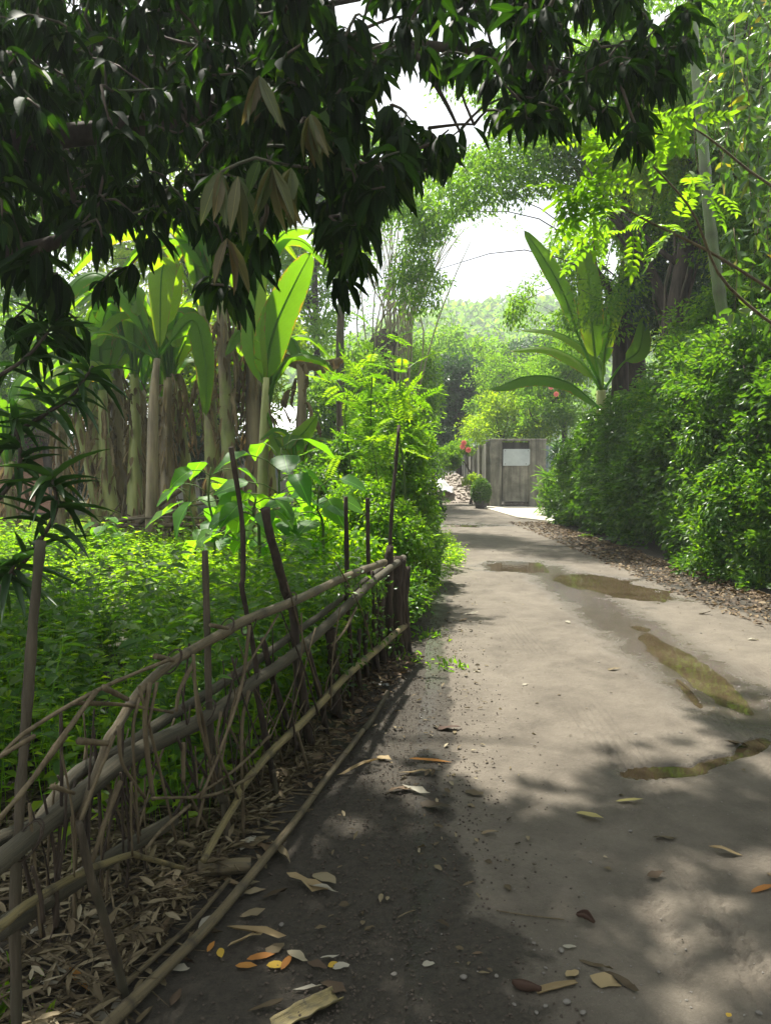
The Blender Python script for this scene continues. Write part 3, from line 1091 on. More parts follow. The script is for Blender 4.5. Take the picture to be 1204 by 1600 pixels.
sh = thing('white_shed', (-3.6, 27, 0), 'pale building with white sheet roof behind the dead banana stem', 'building')
part_box('wall', (-3.9, 28.0, 1.2), (5.0, 3.0, 2.4), M['render'], sh, bev=0)
g = Geo()
V = [(-6.9, 26.0, 2.35), (-1.1, 26.0, 2.1), (-1.1, 30, 3.3), (-6.9, 30, 4.2), (-6.9, 26, 2.27), (-1.1, 26, 2.02), (-1.1, 30, 3.2), (-6.9, 30, 4.1)]
g.add(V, [(0, 1, 2), (0, 2, 3), (4, 6, 5), (4, 7, 6), (0, 4, 5), (0, 5, 1), (1, 5, 6), (1, 6, 2), (0, 3, 7), (0, 7, 4), (3, 2, 6), (3, 6, 7)])
g.build('roof', M['sheetroof'], sh, smooth=False)
for x in (-5.6, -4.2, -2.6):
    part_box('window', (x, 26.47, 1.3), (.7, .06, .8), M['gate'], sh, bev=.01)
part_box('wall', (-9.8, 30, 1.3), (5.4, 3, 2.6), M['render'], tagh := thing('white_house', (-9.8, 30, 0), 'white walled house glimpsed between the left banana stems', 'house'), bev=0)
g = Geo()
V = [(-13, 28.2, 2.5), (-6.8, 28.2, 2.5), (-7.6, 30, 3.8), (-12.2, 30, 3.8), (-6.8, 31.8, 2.5), (-13, 31.8, 2.5)]
g.add(V, [(0, 1, 2), (0, 2, 3), (1, 4, 2), (2, 4, 5), (2, 5, 3), (3, 5, 0), (0, 5, 4), (0, 4, 1)])
g.build('roof', M['sheetroof'], tagh, smooth=False)
part_box('window', (-9.0, 28.47, 1.4), (.9, .06, .9), M['gate'], tagh, bev=.01)
part_box('door', (-10.6, 28.47, 1.05), (.8, .06, 2.0), M['gate'], tagh, bev=.01)
# ------------------------------------------------------------ trees
def clump_leaves(cent, rad, per, spread_down=.2, flat=.8):
    """leaf positions and axes round clump centres"""
    cent = np.repeat(cent, per, 0)
    rad = np.repeat(rad, per)
    d = rdir(len(cent))
    r = rad * rng.random(len(cent)) ** .45
    p = cent + d * r[:, None] * np.array([1, 1, flat])
    ax = d + rng.normal(0, .45, d.shape)
    ax[:, 2] -= spread_down
    nh = rng.normal(0, .45, d.shape)
    nh[:, 2] += 1
    return p, ax, nh


def tree(name, label, base, blobs, nclump, per, size, mat, bark='darkbark', tr=.16, trunk_top=None, group=None, cat='tree', crad=(.25, .55), down=.3, holes=True, tmpl=TINY, aspect=.5, limbs=True, limbscale=1.0):
    """blobs: (px, py, D, half width px, half height px, half depth m)"""
    root = thing(name, (base[0], base[1], 0), label, cat, group)
    bl = [(np.array(P(a, b, D)), rx * D / 1155, ry * D / 1155, rd) for (a, b, D, rx, ry, rd) in blobs]
    vol = np.array([b[1] * b[2] * b[3] for b in bl]) ** .8
    vol /= vol.sum()
    C = []
    own = []
    for i, b in enumerate(bl):
        k = max(3, int(nclump * vol[i]))
        d = rdir(k) * (rng.random(k) ** .4)[:, None]
        C.append(b[0] + d * np.array([b[1], b[3], b[2]]))
        own += [i] * k
    C = np.concatenate(C)
    own = np.array(own)
    C[:, 2] = np.maximum(C[:, 2], .25)
    if holes:
        keep = ~in_hole(C, .85)
        C, own = C[keep], own[keep]
    cen = np.mean([b[0] for b in bl], 0)
    top = np.array(trunk_top) if trunk_top is not None else np.array([base[0] * .6 + cen[0] * .4, base[1] * .6 + cen[1] * .4, max(cen[2] * .8, .5)])
    mid = (np.array([base[0], base[1], 0]) + top) / 2 + rng.normal(0, .12, 3)
    sp = spline([(base[0], base[1], -.1), mid, top], 9)
    V, T, tw = tube(sp, np.linspace(tr, tr * .6, 9), 9, wob=.06)
    g = Geo().add(V, T, .4, tw)
    g.build('trunk', M[bark], root)
    g = Geo()
    if limbs:
        for i, b in enumerate(bl):
            st = sp[rng.integers(5, 9)]
            md = (st + b[0]) / 2 + np.array([0, 0, .15 * np.linalg.norm(b[0] - st)])
            V, T, tw = tube(spline([st, md, b[0]], 7), np.linspace(tr * .5, tr * .18, 7) * limbscale, 6)
            g.add(V, T, .4, tw)
            for c in C[own == i][::2]:
                V, T, tw = tube([b[0], (b[0] + c) / 2 + rng.normal(0, .06, 3), c], [tr * .16 * limbscale, tr * .1 * limbscale, .005], 3)
                g.add(V, T, .4, tw)
        g.build('limbs', M[bark], root)
    rad = rng.uniform(crad[0], crad[1], len(C))
    p, ax, nh = clump_leaves(C, rad, per, down)
    if holes:
        k = ~in_hole(p, 1.0)
        p, ax, nh = p[k], ax[k], nh[k]
    k = p[:, 2] > .04
    p, ax, nh = p[k], ax[k], nh[k]
    n = len(p)
    L = size * rng.uniform(.7, 1.35, n)
    g = Geo()
    leaf_geo(g, tmpl, p, ax, nh, L, L * aspect)
    g.build('crown', M[mat], root, smooth=False)
    return root


# beyond the wall and at the end of the lane
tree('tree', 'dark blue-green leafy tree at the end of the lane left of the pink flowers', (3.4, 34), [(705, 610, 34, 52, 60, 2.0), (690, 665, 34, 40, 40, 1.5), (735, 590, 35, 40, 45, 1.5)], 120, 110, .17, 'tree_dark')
tree('tree', 'light feathery tree with bare forked stems rising just behind the end wall', (5.4, 31), [(790, 590, 31, 60, 40, 1.6), (840, 600, 31, 50, 50, 1.6), (770, 640, 31, 40, 30, 1.3)], 110, 80, .12, 'tree_pale', bark='bark', tr=.09)
tree('tree', 'yellow-green shrubby tree behind the wall corner', (4.4, 28), [(750, 672, 28, 30, 26, .9), (795, 655, 28.5, 42, 38, 1), (840, 672, 27.5, 30, 24, .9), (770, 640, 29, 20, 30, .8)], 75, 80, .13, 'tree_yellow', tr=.06, crad=(.3, .65))
tree('tree', 'round bright green tree above the right half of the wall', (7.2, 29), [(870, 620, 28, 55, 55, 1.8), (880, 560, 29, 50, 50, 1.8), (830, 655, 27, 35, 30, 1)], 140, 110, .12, 'tree')
tree('tree', 'tall pale tree far behind the lane left of the sky gap', (2.2, 46), [(690, 560, 46, 50, 45, 3), (740, 555, 48, 60, 22, 3), (650, 590, 45, 60, 60, 3)], 140, 90, .26, 'tree_pale', crad=(.5, .9))
tree('tree', 'broad dark-leaved tree on the far skyline right of the sky gap', (10.5, 52), [(850, 560, 52, 60, 26, 3), (800, 572, 50, 60, 25, 3), (905, 540, 50, 50, 50, 3)], 150, 100, .28, 'tree_dark', crad=(.5, .9))
# flowering shrub by the mound
fs = tree('flowering_shrub', 'feathery shrub with pink flowers hanging over the side wall', (2.9, 25.6), [(703, 714, 25.5, 16, 20, .5), (726, 699, 26, 13, 8, .4)], 60, 90, .08, 'tree', tr=.04, crad=(.12, .25))
for (a, b) in ((724, 692), (731, 703), (722, 698), (860, 605), (868, 616)):
    D_ = 24.8 if a < 800 else 26
    c = np.array(P(a, b, D_))
    g = Geo()
    k = 8
    an = np.arange(k) / k * 6.283
    leaf_geo(g, OVAL, np.tile(c, (k, 1)), np.stack([np.cos(an), np.full(k, -.4), np.sin(an)], 1), np.tile([0, -1, 0], (k, 1)) + 0., .11, .08)
    g.build('flower', M['pink'], fs, smooth=False)

# left background, behind the bananas
tree('tree', 'bright tree behind the banana grove near the left edge', (-11, 25), [(60, 480, 25, 110, 100, 3), (30, 300, 26, 120, 120, 3), (-90, 420, 25, 100, 160, 3)], 200, 90, .20, 'tree', crad=(.4, .8))
tree('tree', 'yellow-green tree high behind the middle of the banana grove', (-6.6, 27), [(250, 400, 27, 120, 90, 3), (330, 300, 27, 110, 100, 3), (160, 240, 27, 110, 110, 3)], 220, 90, .20, 'tree_yellow', crad=(.4, .8))
tree('tree', 'tall light green tree behind the big upright banana leaf', (-2.4, 26), [(480, 470, 26, 80, 80, 2.5), (430, 340, 27, 90, 90, 2.5), (540, 330, 27, 70, 90, 2.5), (500, 230, 27, 120, 90, 2.5)], 240, 90, .18, 'tree', crad=(.4, .8))
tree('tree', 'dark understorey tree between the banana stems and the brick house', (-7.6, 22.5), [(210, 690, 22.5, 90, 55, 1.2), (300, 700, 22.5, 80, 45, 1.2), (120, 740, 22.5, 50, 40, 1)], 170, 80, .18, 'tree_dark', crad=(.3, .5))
tree('tree', 'low leafy tree beside the white shed behind the thin pole trunk', (-1.6, 20), [(520, 640, 20, 55, 60, 1.2), (560, 580, 20.5, 50, 50, 1.2), (500, 700, 19.5, 60, 40, 1)], 130, 90, .12, 'tree', crad=(.25, .45))
tree('tree', 'dense green tree filling the gap left of the far lane', (.4, 24), [(640, 620, 24, 50, 80, 1.5), (600, 660, 23, 50, 70, 1.5), (660, 700, 25, 30, 60, 1)], 170, 110, .12, 'tree', crad=(.25, .5))

# the tall tree on the right whose sprays reach over the lane
tree('large_tree', 'tall tree on the right whose fine-leaved sprays reach across above the lane', (6.0, 17),
     [(960, 250, 16, 110, 60, 1.8), (860, 240, 15, 90, 45, 1.5), (760, 290, 15, 80, 40, 1.2), (690, 330, 16, 60, 50, 1.2), (655, 430, 17, 45, 70, 1.2), (905, 410, 18, 60, 90, 1.0),
      (820, 470, 18, 60, 30, 1), (930, 500, 18, 60, 60, 1.0), (1020, 370, 15, 60, 60, 1.3), (770, 200, 16, 100, 60, 1.5), (900, 130, 16, 120, 80, 1.8), (620, 300, 17, 60, 60, 1.5), (1080, 180, 15, 90, 120, 1.5), (1000, 60, 14, 120, 90, 1.5), (945, 470, 14.2, 45, 70, .4)],
     700, 95, .105, 'tree', bark='darkbark', limbscale=.14, tr=.26, trunk_top=P(975, 330, 16.5), crad=(.3, .55), down=.5, aspect=.42)
tree('tree', 'leafy dark-trunked tree behind the middle of the right hedge', (8.8, 15), [(1060, 420, 15, 60, 60, 1.3), (1010, 470, 15.5, 40, 40, 1.2), (1120, 330, 15, 70, 90, 1.3), (1090, 500, 15, 60, 40, 1.2)], 190, 80, .12, 'tree_dark', crad=(.25, .5), tr=.2)
tree('tree', 'sunlit yellow-green tree far behind the right hedge', (11.5, 24), [(1040, 450, 24, 80, 90, 2), (1150, 430, 24, 90, 100, 2), (1120, 280, 24, 110, 100, 2), (1000, 300, 25, 80, 100, 2)], 260, 90, .17, 'tree_yellow', crad=(.4, .7))
tree('tree', 'green tree crowding the right edge above the hedge', (8.2, 11.5), [(1170, 470, 11.5, 60, 60, .9), (1150, 300, 12, 80, 110, 1), (1150, 100, 12, 100, 120, 1), (1210, 380, 11, 70, 120, .9), (1110, 520, 12, 60, 40, .8), (1250, 500, 10.5, 60, 80, .8)], 420, 85, .09, 'tree', crad=(.2, .4))
tree('tree', 'bushy tree in the left background between banana stems and sky', (-9, 20.5), [(20, 640, 20.5, 90, 70, 1.2), (120, 600, 21, 80, 60, 1.2), (60, 540, 21, 100, 60, 1.2)], 190, 90, .15, 'tree', crad=(.3, .6))
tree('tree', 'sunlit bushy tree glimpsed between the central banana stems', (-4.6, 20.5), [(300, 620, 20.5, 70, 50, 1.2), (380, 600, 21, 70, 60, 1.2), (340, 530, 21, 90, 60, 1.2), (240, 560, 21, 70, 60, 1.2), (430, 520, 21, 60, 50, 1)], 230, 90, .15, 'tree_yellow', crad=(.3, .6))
# two old trunks with hanging roots standing over the hedge
for k, (lab, pts, r0) in enumerate((
        ('thick dark trunk wrapped in hanging roots behind the right hedge', [(1050, 640, 13), (1052, 520, 13), (1062, 430, 13), (1075, 360, 13), (1068, 250, 13), (1090, 120, 13)], .15),
        ('straight dark trunk behind the right-hand banana leaves', [(968, 640, 16), (968, 540, 16), (972, 460, 16), (985, 380, 16), (975, 300, 16)], .16),
        ('slim dark forked trunk between the two thicker trunks on the right', [(1048, 600, 14.2), (1040, 500, 14.2), (1020, 430, 14.2), (985, 375, 14.2), (950, 330, 14.2)], .10))):
    q = [P(*p) for p in pts]
    t_ = thing('old_tree', (q[0].x, q[0].y, 0), lab, 'tree')
    g = Geo()
    line = spline([Vector((q[0].x, q[0].y, -.1))] + q, 18)
    V, T, tw = tube(line, np.linspace(r0 * 1.25, r0 * .7, 18), 10, wob=.10)
    g.add(V, T, .3, tw)
    g.build('trunk', M['darkbark'], t_)
    if k != 1:
        g = Geo()
        for j in range(9 if k == 0 else 5):
            a = rng.random() * 6.28
            off = np.array([math.cos(a), math.sin(a), 0]) * r0 * rng.uniform(1.0, 1.5)
            s_ = rng.integers(0, 5)
            ln = line[s_:s_ + 10] + off + rng.normal(0, .03, (min(10, 18 - s_), 3))
            V, T, tw = tube(ln, .022, 5)
            g.add(V, T, .3, tw)
        g.build('hanging_roots', M['bark'], t_)
    g = Geo()
    for j in range(4):
        s_ = line[rng.integers(9, 17)]
        e_ = s_ + np.array([rng.uniform(-1.4, 1.4), rng.uniform(-.6, .6), rng.uniform(.6, 1.8)])
        V, T, tw = tube(spline([s_, (s_ + e_) / 2 + rng.normal(0, .15, 3), e_], 7), np.linspace(r0 * .4, .02, 7), 6)
        g.add(V, T, .3, tw)
    g.build('limbs', M['darkbark'], t_)

# green culm standing at the right
cu = thing('bamboo_culm', (P(1160, 700, 10.2).x, 10.2, 0), 'thick pale green bamboo culm leaning up behind the right hedge', 'bamboo')
q = [P(a_, b_, 10.2) for a_, b_ in ((1165, 700), (1140, 560), (1120, 440), (1106, 330), (1095, 200), (1084, 80), (1076, -60), (1070, -200))]
line = spline([Vector((q[0].x + .03, 10.2, -.1))] + q, 60)
rr = np.linspace(.085, .058, 60)
vv = np.zeros(60)
for i in range(3, 60, 6):
    rr[i] *= 1.12
    vv[i] = .6
V, T, tw = tube(line, rr, 12)
Geo().add(V, T, np.repeat(vv, 12), tw).build('culm', M['culm'], cu)

# ------------------------------------------------------------ vine-draped tree at the upper right
vt = thing('vine_draped_tree', (6.6, 8.8, 0), 'tree draped in drooping grey-green leaves at the upper right edge', 'tree')
line = spline([(6.6, 8.8, -.1), (6.5, 8.8, 2), (6.1, 8.7, 4), (5.6, 8.6, 7)], 12)
V, T, tw = tube(line, np.linspace(.14, .06, 12), 8, wob=.08)
Geo().add(V, T, .3, tw).build('trunk', M['darkbark'], vt)
A, B, NH = [], [], []
g = Geo()
for k in range(60):
    px, py = rng.uniform(1085, 1330), rng.uniform(-110, 360)
    if px < 1135 and (py > 120 or rng.random() < .6): continue
    D_ = rng.uniform(7.6, 9.8)
    c = np.array(P(px, py, D_))
    L_ = rng.uniform(.8, 1.9)
    pts = spline([c, c + np.array([rng.normal(0, .1), rng.normal(0, .1), -L_ * .5]), c + np.array([rng.normal(0, .12), 0, -L_])], 8)
    V, T, tw = tube(pts, .005, 3)
    g.add(V, T, .3, tw)
    nn = 30
    idx = rng.integers(0, 8, nn)
    d = rdir(nn, down=.9)
    A.append(pts[idx] + d * .03)
    B.append(d)
    h = rdir(nn, up=.6)
    NH.append(h)
g.build('vines', M['twig'], vt)
A, B, NH = map(np.concatenate, (A, B, NH))
k = ~in_hole(A)
A, B, NH = A[k], B[k], NH[k]
n = len(A)
leaf_objects(vt, 'leaf', OVATE, A, B, NH, rng.uniform(.11, .20, n), rng.uniform(.04, .075, n), rng.random(n), M['greyleaf'], 150)
tree('tree', 'airy bright green tree at the upper right edge behind the drooping leaves', (7.6, 12.6), [(1150, 230, 12.6, 80, 110, .8), (1060, 130, 13, 90, 70, .8), (1170, 50, 12.6, 90, 90, .8), (1020, 250, 13, 60, 50, .7), (1180, 380, 12.4, 50, 70, .7)], 230, 80, .10, 'tree_yellow', crad=(.2, .45), tr=.08, limbscale=.5)


# ------------------------------------------------------------ pinnate sprays (bright compound leaves)
def frond(g, base, ax, nh, L, pairs, ll, lw, stem=True, gs=None):
    a = ax / np.linalg.norm(ax)
    s = np.cross(a, nh)
    s /= np.linalg.norm(s)
    n = np.cross(s, a)
    t = np.linspace(.12, 1, pairs)
    mid = base + a * (t * L)[:, None] - n * (t ** 2 * L * .22)[:, None]
    p = np.concatenate([mid, mid, mid[-1:]])
    f = (1 - .45 * np.abs(t - .45))
    ax2 = np.concatenate([s * .95 + a * .45 + 0 * mid, -s * .95 + a * .45 + 0 * mid, a[None] + 0.])
    leaf_geo(g, OVAL, p, ax2 + rng.normal(0, .08, p.shape), np.tile(n, (len(p), 1)) + rng.normal(0, .15, p.shape), np.concatenate([f, f, [1]]) * ll, np.concatenate([f, f, [1]]) * lw, rng.random())
    if gs is not None:
        V, T, tw = tube(np.concatenate([[base], mid[::2], mid[-1:]]), .0025, 3)
        gs.add(V, T, .5, tw)


pt = thing('slender_tree', (4.9, 6.8, 0), 'slender arching tree with bright compound leaves in front of the culm', 'tree')
g0 = Geo()
twigs = [[(1230, 470, 6.6), (1110, 395, 6.2), (1010, 345, 6.0), (930, 300, 5.8), (895, 262, 5.6)], [(1230, 520, 6.5), (1130, 440, 6.2), (1080, 330, 6), (1010, 250, 5.8), (965, 200, 5.6)], [(1250, 340, 6.6), (1160, 260, 6.2), (1090, 205, 6), (1040, 190, 5.8)]]
root_ = np.array([4.9, 6.8, 0])
V, T, tw = tube(spline([root_, root_ + [0, 0, 1.5], P(1230, 470, 6.6)], 9), .03, 6)
g0.add(V, T, .3, tw)
for tl in twigs:
    q = [np.array(P(*p)) for p in tl]
    V, T, tw = tube(spline([np.array(P(1230, 470, 6.6))] + q, 22), np.linspace(.018, .004, 22), 5)
    g0.add(V, T, .3, tw)
g0.build('branches', M['twig'], pt)
for (px, py, D_, k, L_) in ((900, 300, 5.6, 9, .34), (925, 320, 5.7, 6, .3), (955, 205, 5.6, 4, .3), (1035, 195, 5.8, 5, .34), (1000, 215, 5.8, 4, .3), (1060, 185, 5.7, 3, .28), (985, 340, 6, 5, .3), (1050, 350, 6.1, 4, .3), (1100, 300, 6, 4, .3), (880, 285, 5.5, 5, .28), (1010, 160, 5.6, 3, .3), (940, 350, 5.9, 5, .3)):
    for j in range(k):
        b = np.array(P(px, py, D_)) + rng.normal(0, .07, 3)
        a = rdir(1, down=.35)[0]
        g = Geo()
        frond(g, b, a, np.array([0, 0, 1.]) + rng.normal(0, .25, 3), L_, 7, .10, .042, gs=g)
        g.build('frond', M['pinnate'], pt, smooth=False)

# ------------------------------------------------------------ banana plants
def banana_leaf(parent, path, width, up=(0, 0, 1), tear=.5, mat='banana', droop=.5, name='leaf', pet=.12, dead=False):
    pts = spline(path, 26)
    n = len(pts)
    tan = np.gradient(pts, axis=0)
    tan /= np.linalg.norm(tan, axis=1)[:, None]
    side = np.cross(tan, np.array(up, float))
    side /= np.linalg.norm(side, axis=1)[:, None] + 1e-9
    nor = np.cross(side, tan)
    t = np.linspace(0, 1, n)
    wd = np.where(t < pet, .0, np.clip(np.sin(np.clip((t - pet) / (1 - pet), 0, 1) ** .75 * math.pi) ** .55, 0, 1)) * width * .5
    g = Geo()
    leng = np.linalg.norm(np.diff(pts, axis=0), axis=1).sum()
    V, T, tw = tube(pts, np.linspace(.03, .006, n) * (.6 if dead else 1) * min(1, leng / 1.6), 6)
    g.add(V, T, .5, tw * 0 + [.5, .05, 0])
    i0 = int(pet * n)
    for sgn in (-1, 1):
        i = i0
        while i < n - 1:
            ln = int(rng.integers(2, 9)) if rng.random() < tear else 30
            j = min(n - 1, i + ln)
            dr = droop * rng.uniform(.5, 1.5) + (1.0 if dead else 0)
            idx = np.arange(i, j + 1)
            w_ = wd[idx].copy()
            tt = t[idx]
            if dead:
                w_ *= rng.uniform(.5, 1.1)
            c = pts[idx]
            rows = []
            for q in (0, .5, 1):
                an = dr * q
                off = side[idx] * sgn * (w_ * q * math.cos(an * .8))[:, None] + nor[idx] * (w_ * (.25 * q - math.sin(an) * q))[:, None]
                if dead:
                    off[:, 2] -= w_ * q * .8
                    off += rng.normal(0, .012, off.shape) * q
                shift = -.02 * q * np.linspace(-1, 1, len(idx)) * (j < n - 1)
                rows.append(c + off + tan[idx] * shift[:, None] + tan[idx] * (w_ * q * .28)[:, None])
            k = len(idx)
            V = np.concatenate(rows)
            T = []
            for r in range(2):
                for m in range(k - 1):
                    a = r * k + m
                    T += [(a, a + 1, a + k + 1), (a, a + k + 1, a + k)]
            tw = np.concatenate([np.stack([tt, np.full(k, q * .5 * sgn), 0 * tt], 1) for q in (0, .5, 1)])
            g.add(V, T, .3 + .4 * rng.random(), tw)
            i = j
    return g.build(name, M[mat], parent)


def dead_leaf(parent, base, az, L, width):
    """dry leaf hanging down beside the stem"""
    d = np.array([math.cos(az), math.sin(az), 0])
    b = np.array(base)
    path = [b, b + d * .22 + [0, 0, .05], b + d * .34 + [0, 0, -.3 * L], b + d * (.22 + .15 * rng.random()) + [0, 0, -.7 * L], b + d * .2 + [0, 0, -L]]
    return banana_leaf(parent, path, width, up=tuple(d), tear=.95, mat='deadban', droop=1.0, name='dead_leaf', dead=True)


def banana(label, base, top, r, var, nleaf=7, L=2.0, w=.5, dead=4, seed=0, group='banana plants of the left grove', elev=(55, 80), scruff=True, cat='banana plant'):
    root = thing('banana_plant', (base[0], base[1], 0), label, cat, group)
    base, top = np.array(base, float), np.array(top, float)
    mid = (base + top) / 2 + rng.normal(0, .05, 3)
    line = spline([base - [0, 0, .1], mid, top], 16)
    V, T, tw = tube(line, np.linspace(r, r * .5, 16) * (1 + .06 * rng.normal(size=16)), 12, wob=.03)
    Geo().add(V, T, var, tw).build('pseudostem', M['stem'], root)
    if scruff:
        g = Geo()   # dry sheath strips clinging to the stem
        n = int(45 + 80 * var)
        k = rng.integers(1, 15, n)
        an = rng.random(n) * 6.283
        rr = np.linspace(r, r * .5, 16)[k] * 1.02
        p = line[k] + np.stack([np.cos(an) * rr, np.sin(an) * rr, rng.uniform(-.2, .2, n)], 1)
        outw = np.stack([np.cos(an), np.sin(an), 0 * an], 1)
        leaf_geo(g, CURL, p, np.stack([.25 * outw[:, 0], .25 * outw[:, 1], -np.ones(n)], 1) + rng.normal(0, .12, (n, 3)), outw, rng.uniform(.15, .45, n), rng.uniform(.03, .08, n))
        g.build('dry_sheath', M['deadban'], root, kind='stuff')
    h = line[-1]
    a0 = rng.random() * 6.28
    for i in range(nleaf):
        az = a0 + i * 2.4 + rng.normal(0, .2)
        el = R(rng.uniform(*elev)) if i < nleaf - 1 else R(86)
        l = L * rng.uniform(.8, 1.15)
        d = np.array([math.cos(az), math.sin(az), 0])
        path = [h - [0, 0, .3], h + d * .25 * l * math.cos(el) + [0, 0, .28 * l * math.sin(el)],
                h + d * .6 * l * math.cos(el) + [0, 0, .6 * l * math.sin(el)],
                h + d * (1.0 * l * math.cos(el) + .12 * l) + [0, 0, (.78 - .4 * math.cos(el)) * l * math.sin(el)],
                h + d * (1.25 * l * math.cos(el) + .28 * l) + [0, 0, (.72 - .95 * math.cos(el)) * l * math.sin(el)]]
        banana_leaf(root, path, w * rng.uniform(.8, 1.15), tear=rng.uniform(.3, .95), pet=.18, droop=rng.uniform(.4, 1.0))
    for i in range(dead + (3 if var > .35 else 0)):
        k = rng.integers(9, 16)
        dead_leaf(root, line[k], rng.random() * 6.28, rng.uniform(.6, 1.5), rng.uniform(.12, .24))
    return root


def bn(label, pb, D, pt_, r, var, **kw):
    b = P(pb, 700, D)
    t = P(pt_[0], pt_[1], D)
    return banana(label, (b.x, b.y, 0), tuple(t), r, var, **kw)


bn('leftmost banana plant of the grove with brown stem before the brick house', 92, 16.5, (96, 640), .19, .75, nleaf=6, L=1.7)
bn('pale green banana stem leaning left in the grove', 158, 14.6, (118, 640), .13, .15, nleaf=5, L=1.6, dead=1)
bn('smooth yellow-green banana stem left of the twin', 166, 14.8, (136, 600), .21, .05, nleaf=6, L=2.0, dead=2)
bn('yellow-green banana stem with peeling sheath, right of its twin', 180, 14.5, (160, 610), .17, .4, nleaf=5, L=2.0, dead=2)
bn('shaggy brown banana stem behind the twin green ones', 192, 15.2, (184, 560), .20, .9, nleaf=6, L=2.1, dead=5)
bn('tall straight banana stem of green and tan with fan of upright stalks', 206, 14.4, (211, 585), .17, .35, nleaf=9, L=2.2, dead=2, elev=(60, 84))
bn('dark banana stem in shade, first right of the tall green one', 224, 16.2, (222, 610), .19, 1.0, nleaf=5, L=2.0, dead=4)
bn('dark banana stem in shade, second right of the tall green one', 247, 16.6, (252, 620), .20, 1.0, nleaf=5, L=2.0, dead=4)
bn('banana stem hung with ragged brown leaves below a fan of stalks', 263, 14.2, (264, 590), .18, .95, nleaf=9, L=2.2, dead=6, elev=(58, 84))
bn('banana stem leaning left over the pile of cut branches', 300, 14.6, (272, 600), .14, .4, nleaf=4, L=1.8, dead=1)
bn('brown-sheathed tall banana stem left of the drooping dead leaves', 338, 13.6, (318, 480), .18, .5, nleaf=7, L=2.2, dead=4)
bn('tall banana plant trailing long curled dead leaves at the grove front', 365, 13.2, (345, 460), .17, .6, nleaf=8, L=2.3, dead=9)
bn('thick dark banana stem behind the broad-leaved plants', 398, 13.4, (392, 490), .21, .8, nleaf=8, L=2.3, dead=7)
bn('slender banana plant with pale crossing stalks right of the grove', 432, 14, (418, 620), .11, .1, nleaf=7, L=1.7, dead=1, elev=(50, 82))
bn('young banana plant among the broad leaves below the shed', 470, 11.5, (465, 740), .08, .05, nleaf=5, L=1.1, w=.35, dead=0, scruff=False)
bn('banana plant at the left frame edge with wide pale leaves', 20, 14, (14, 720), .13, .3, nleaf=8, L=2.0, w=.5, dead=2)

# named leaves that stand out in front of the grove
bl = thing('banana_plant', (P(410, 700, 11.8).x, 11.8, 0), 'banana plant holding one huge upright leaf left of the dead stem', 'banana plant', 'banana plants of the left grove')
b_ = P(408, 830, 11.8)
V, T, tw = tube(spline([(b_.x, 11.8, -.1), P(412, 700, 11.8), P(416, 590, 11.8)], 10), np.linspace(.11, .05, 10), 10)
Geo().add(V, T, .4, tw).build('pseudostem', M['stem'], bl)
banana_leaf(bl, [P(416, 600, 11.8), P(418, 560, 11.8), P(432, 505, 11.9), P(462, 440, 12.0), P(486, 395, 12.0)], .60, up=(.55, -.8, .2), tear=.3, droop=.2, pet=.06)
banana_leaf(bl, [P(416, 610, 11.8), P(396, 540, 11.8), P(398, 480, 11.9), P(412, 400, 12)], .55, up=(-.5, -.8, .2), tear=.1, droop=.3, pet=.06)
banana_leaf(bl, [P(417, 620, 11.8), P(450, 560, 11.8), P(500, 560, 12), P(530, 590, 12)], .4, tear=.3)
banana_leaf(bl, [P(415, 640, 11.8), P(440, 700, 11.6), P(470, 680, 11.3), P(495, 650, 11.2)], .35, up=(0, -1, .3), tear=.1)
b2 = thing('banana_plant', (P(232, 700, 12.8).x, 12.8, 0), 'banana plant with one bright hanging leaf over the middle of the grove', 'banana plant', 'banana plants of the left grove')
b_ = P(236, 800, 12.8)
V, T, tw = tube(spline([(b_.x, 12.8, -.1), P(240, 640, 12.8), P(246, 560, 12.8)], 10), np.linspace(.12, .05, 10), 10)
Geo().add(V, T, .8, tw).build('pseudostem', M['stem'], b2)
banana_leaf(b2, [P(248, 560, 12.8), P(262, 470, 12.8), P(258, 415, 12.6), P(252, 440, 12.3), P(250, 545, 12.2)], .55, up=(0, .9, .4), tear=.1, droop=.25)
banana_leaf(b2, [P(246, 560, 12.8), P(210, 480, 12.8), P(160, 430, 12.8), P(120, 440, 12.6), P(100, 480, 12.5)], .5, up=(0, -.5, 1), tear=.3)
banana_leaf(b2, [P(246, 560, 12.8), P(300, 500, 12.8), P(320, 560, 12.6), P(322, 650, 12.5)], .42, up=(.3, -.9, .3), tear=.2)
banana_leaf(b2, [P(246, 560, 12.8), P(170, 520, 12.6), P(110, 540, 12.4), P(60, 600, 12.3)], .45, tear=.3)

# the snapped dead leaf hanging between two stems
dl = thing('banana_plant', (P(468, 700, 12.5).x, 12.5, 0), 'dead brown banana stem with a withered leaf bridging to the pole trunk', 'banana plant', 'banana plants of the left grove')
V, T, tw = tube(spline([(P(470, 700, 12.5).x, 12.5, -.1), P(470, 700, 12.5), P(472, 600, 12.5), P(468, 560, 12.5)], 14), np.linspace(.10, .07, 14), 9, wob=.15)
Geo().add(V, T, 1.0, tw).build('pseudostem', M['stem'], dl)
banana_leaf(dl, [P(440, 550, 12.5), P(455, 556, 12.5), P(490, 563, 12.4), P(515, 562, 12.4), P(540, 556, 12.3)], .36, up=(0, 0, 1), tear=.95, mat='deadban', droop=.9, name='dead_leaf', pet=.0, dead=True)
for k in range(5):
    dead_leaf(dl, np.array(P(468 + rng.uniform(-5, 5), 575 + 20 * k, 12.5)), rng.random() * 6.28, .5, .2)
tp = thing('pole_tree', (P(532, 700, 14).x, 14, 0), 'thin straight pole-like trunk beside the withered banana leaf', 'tree')
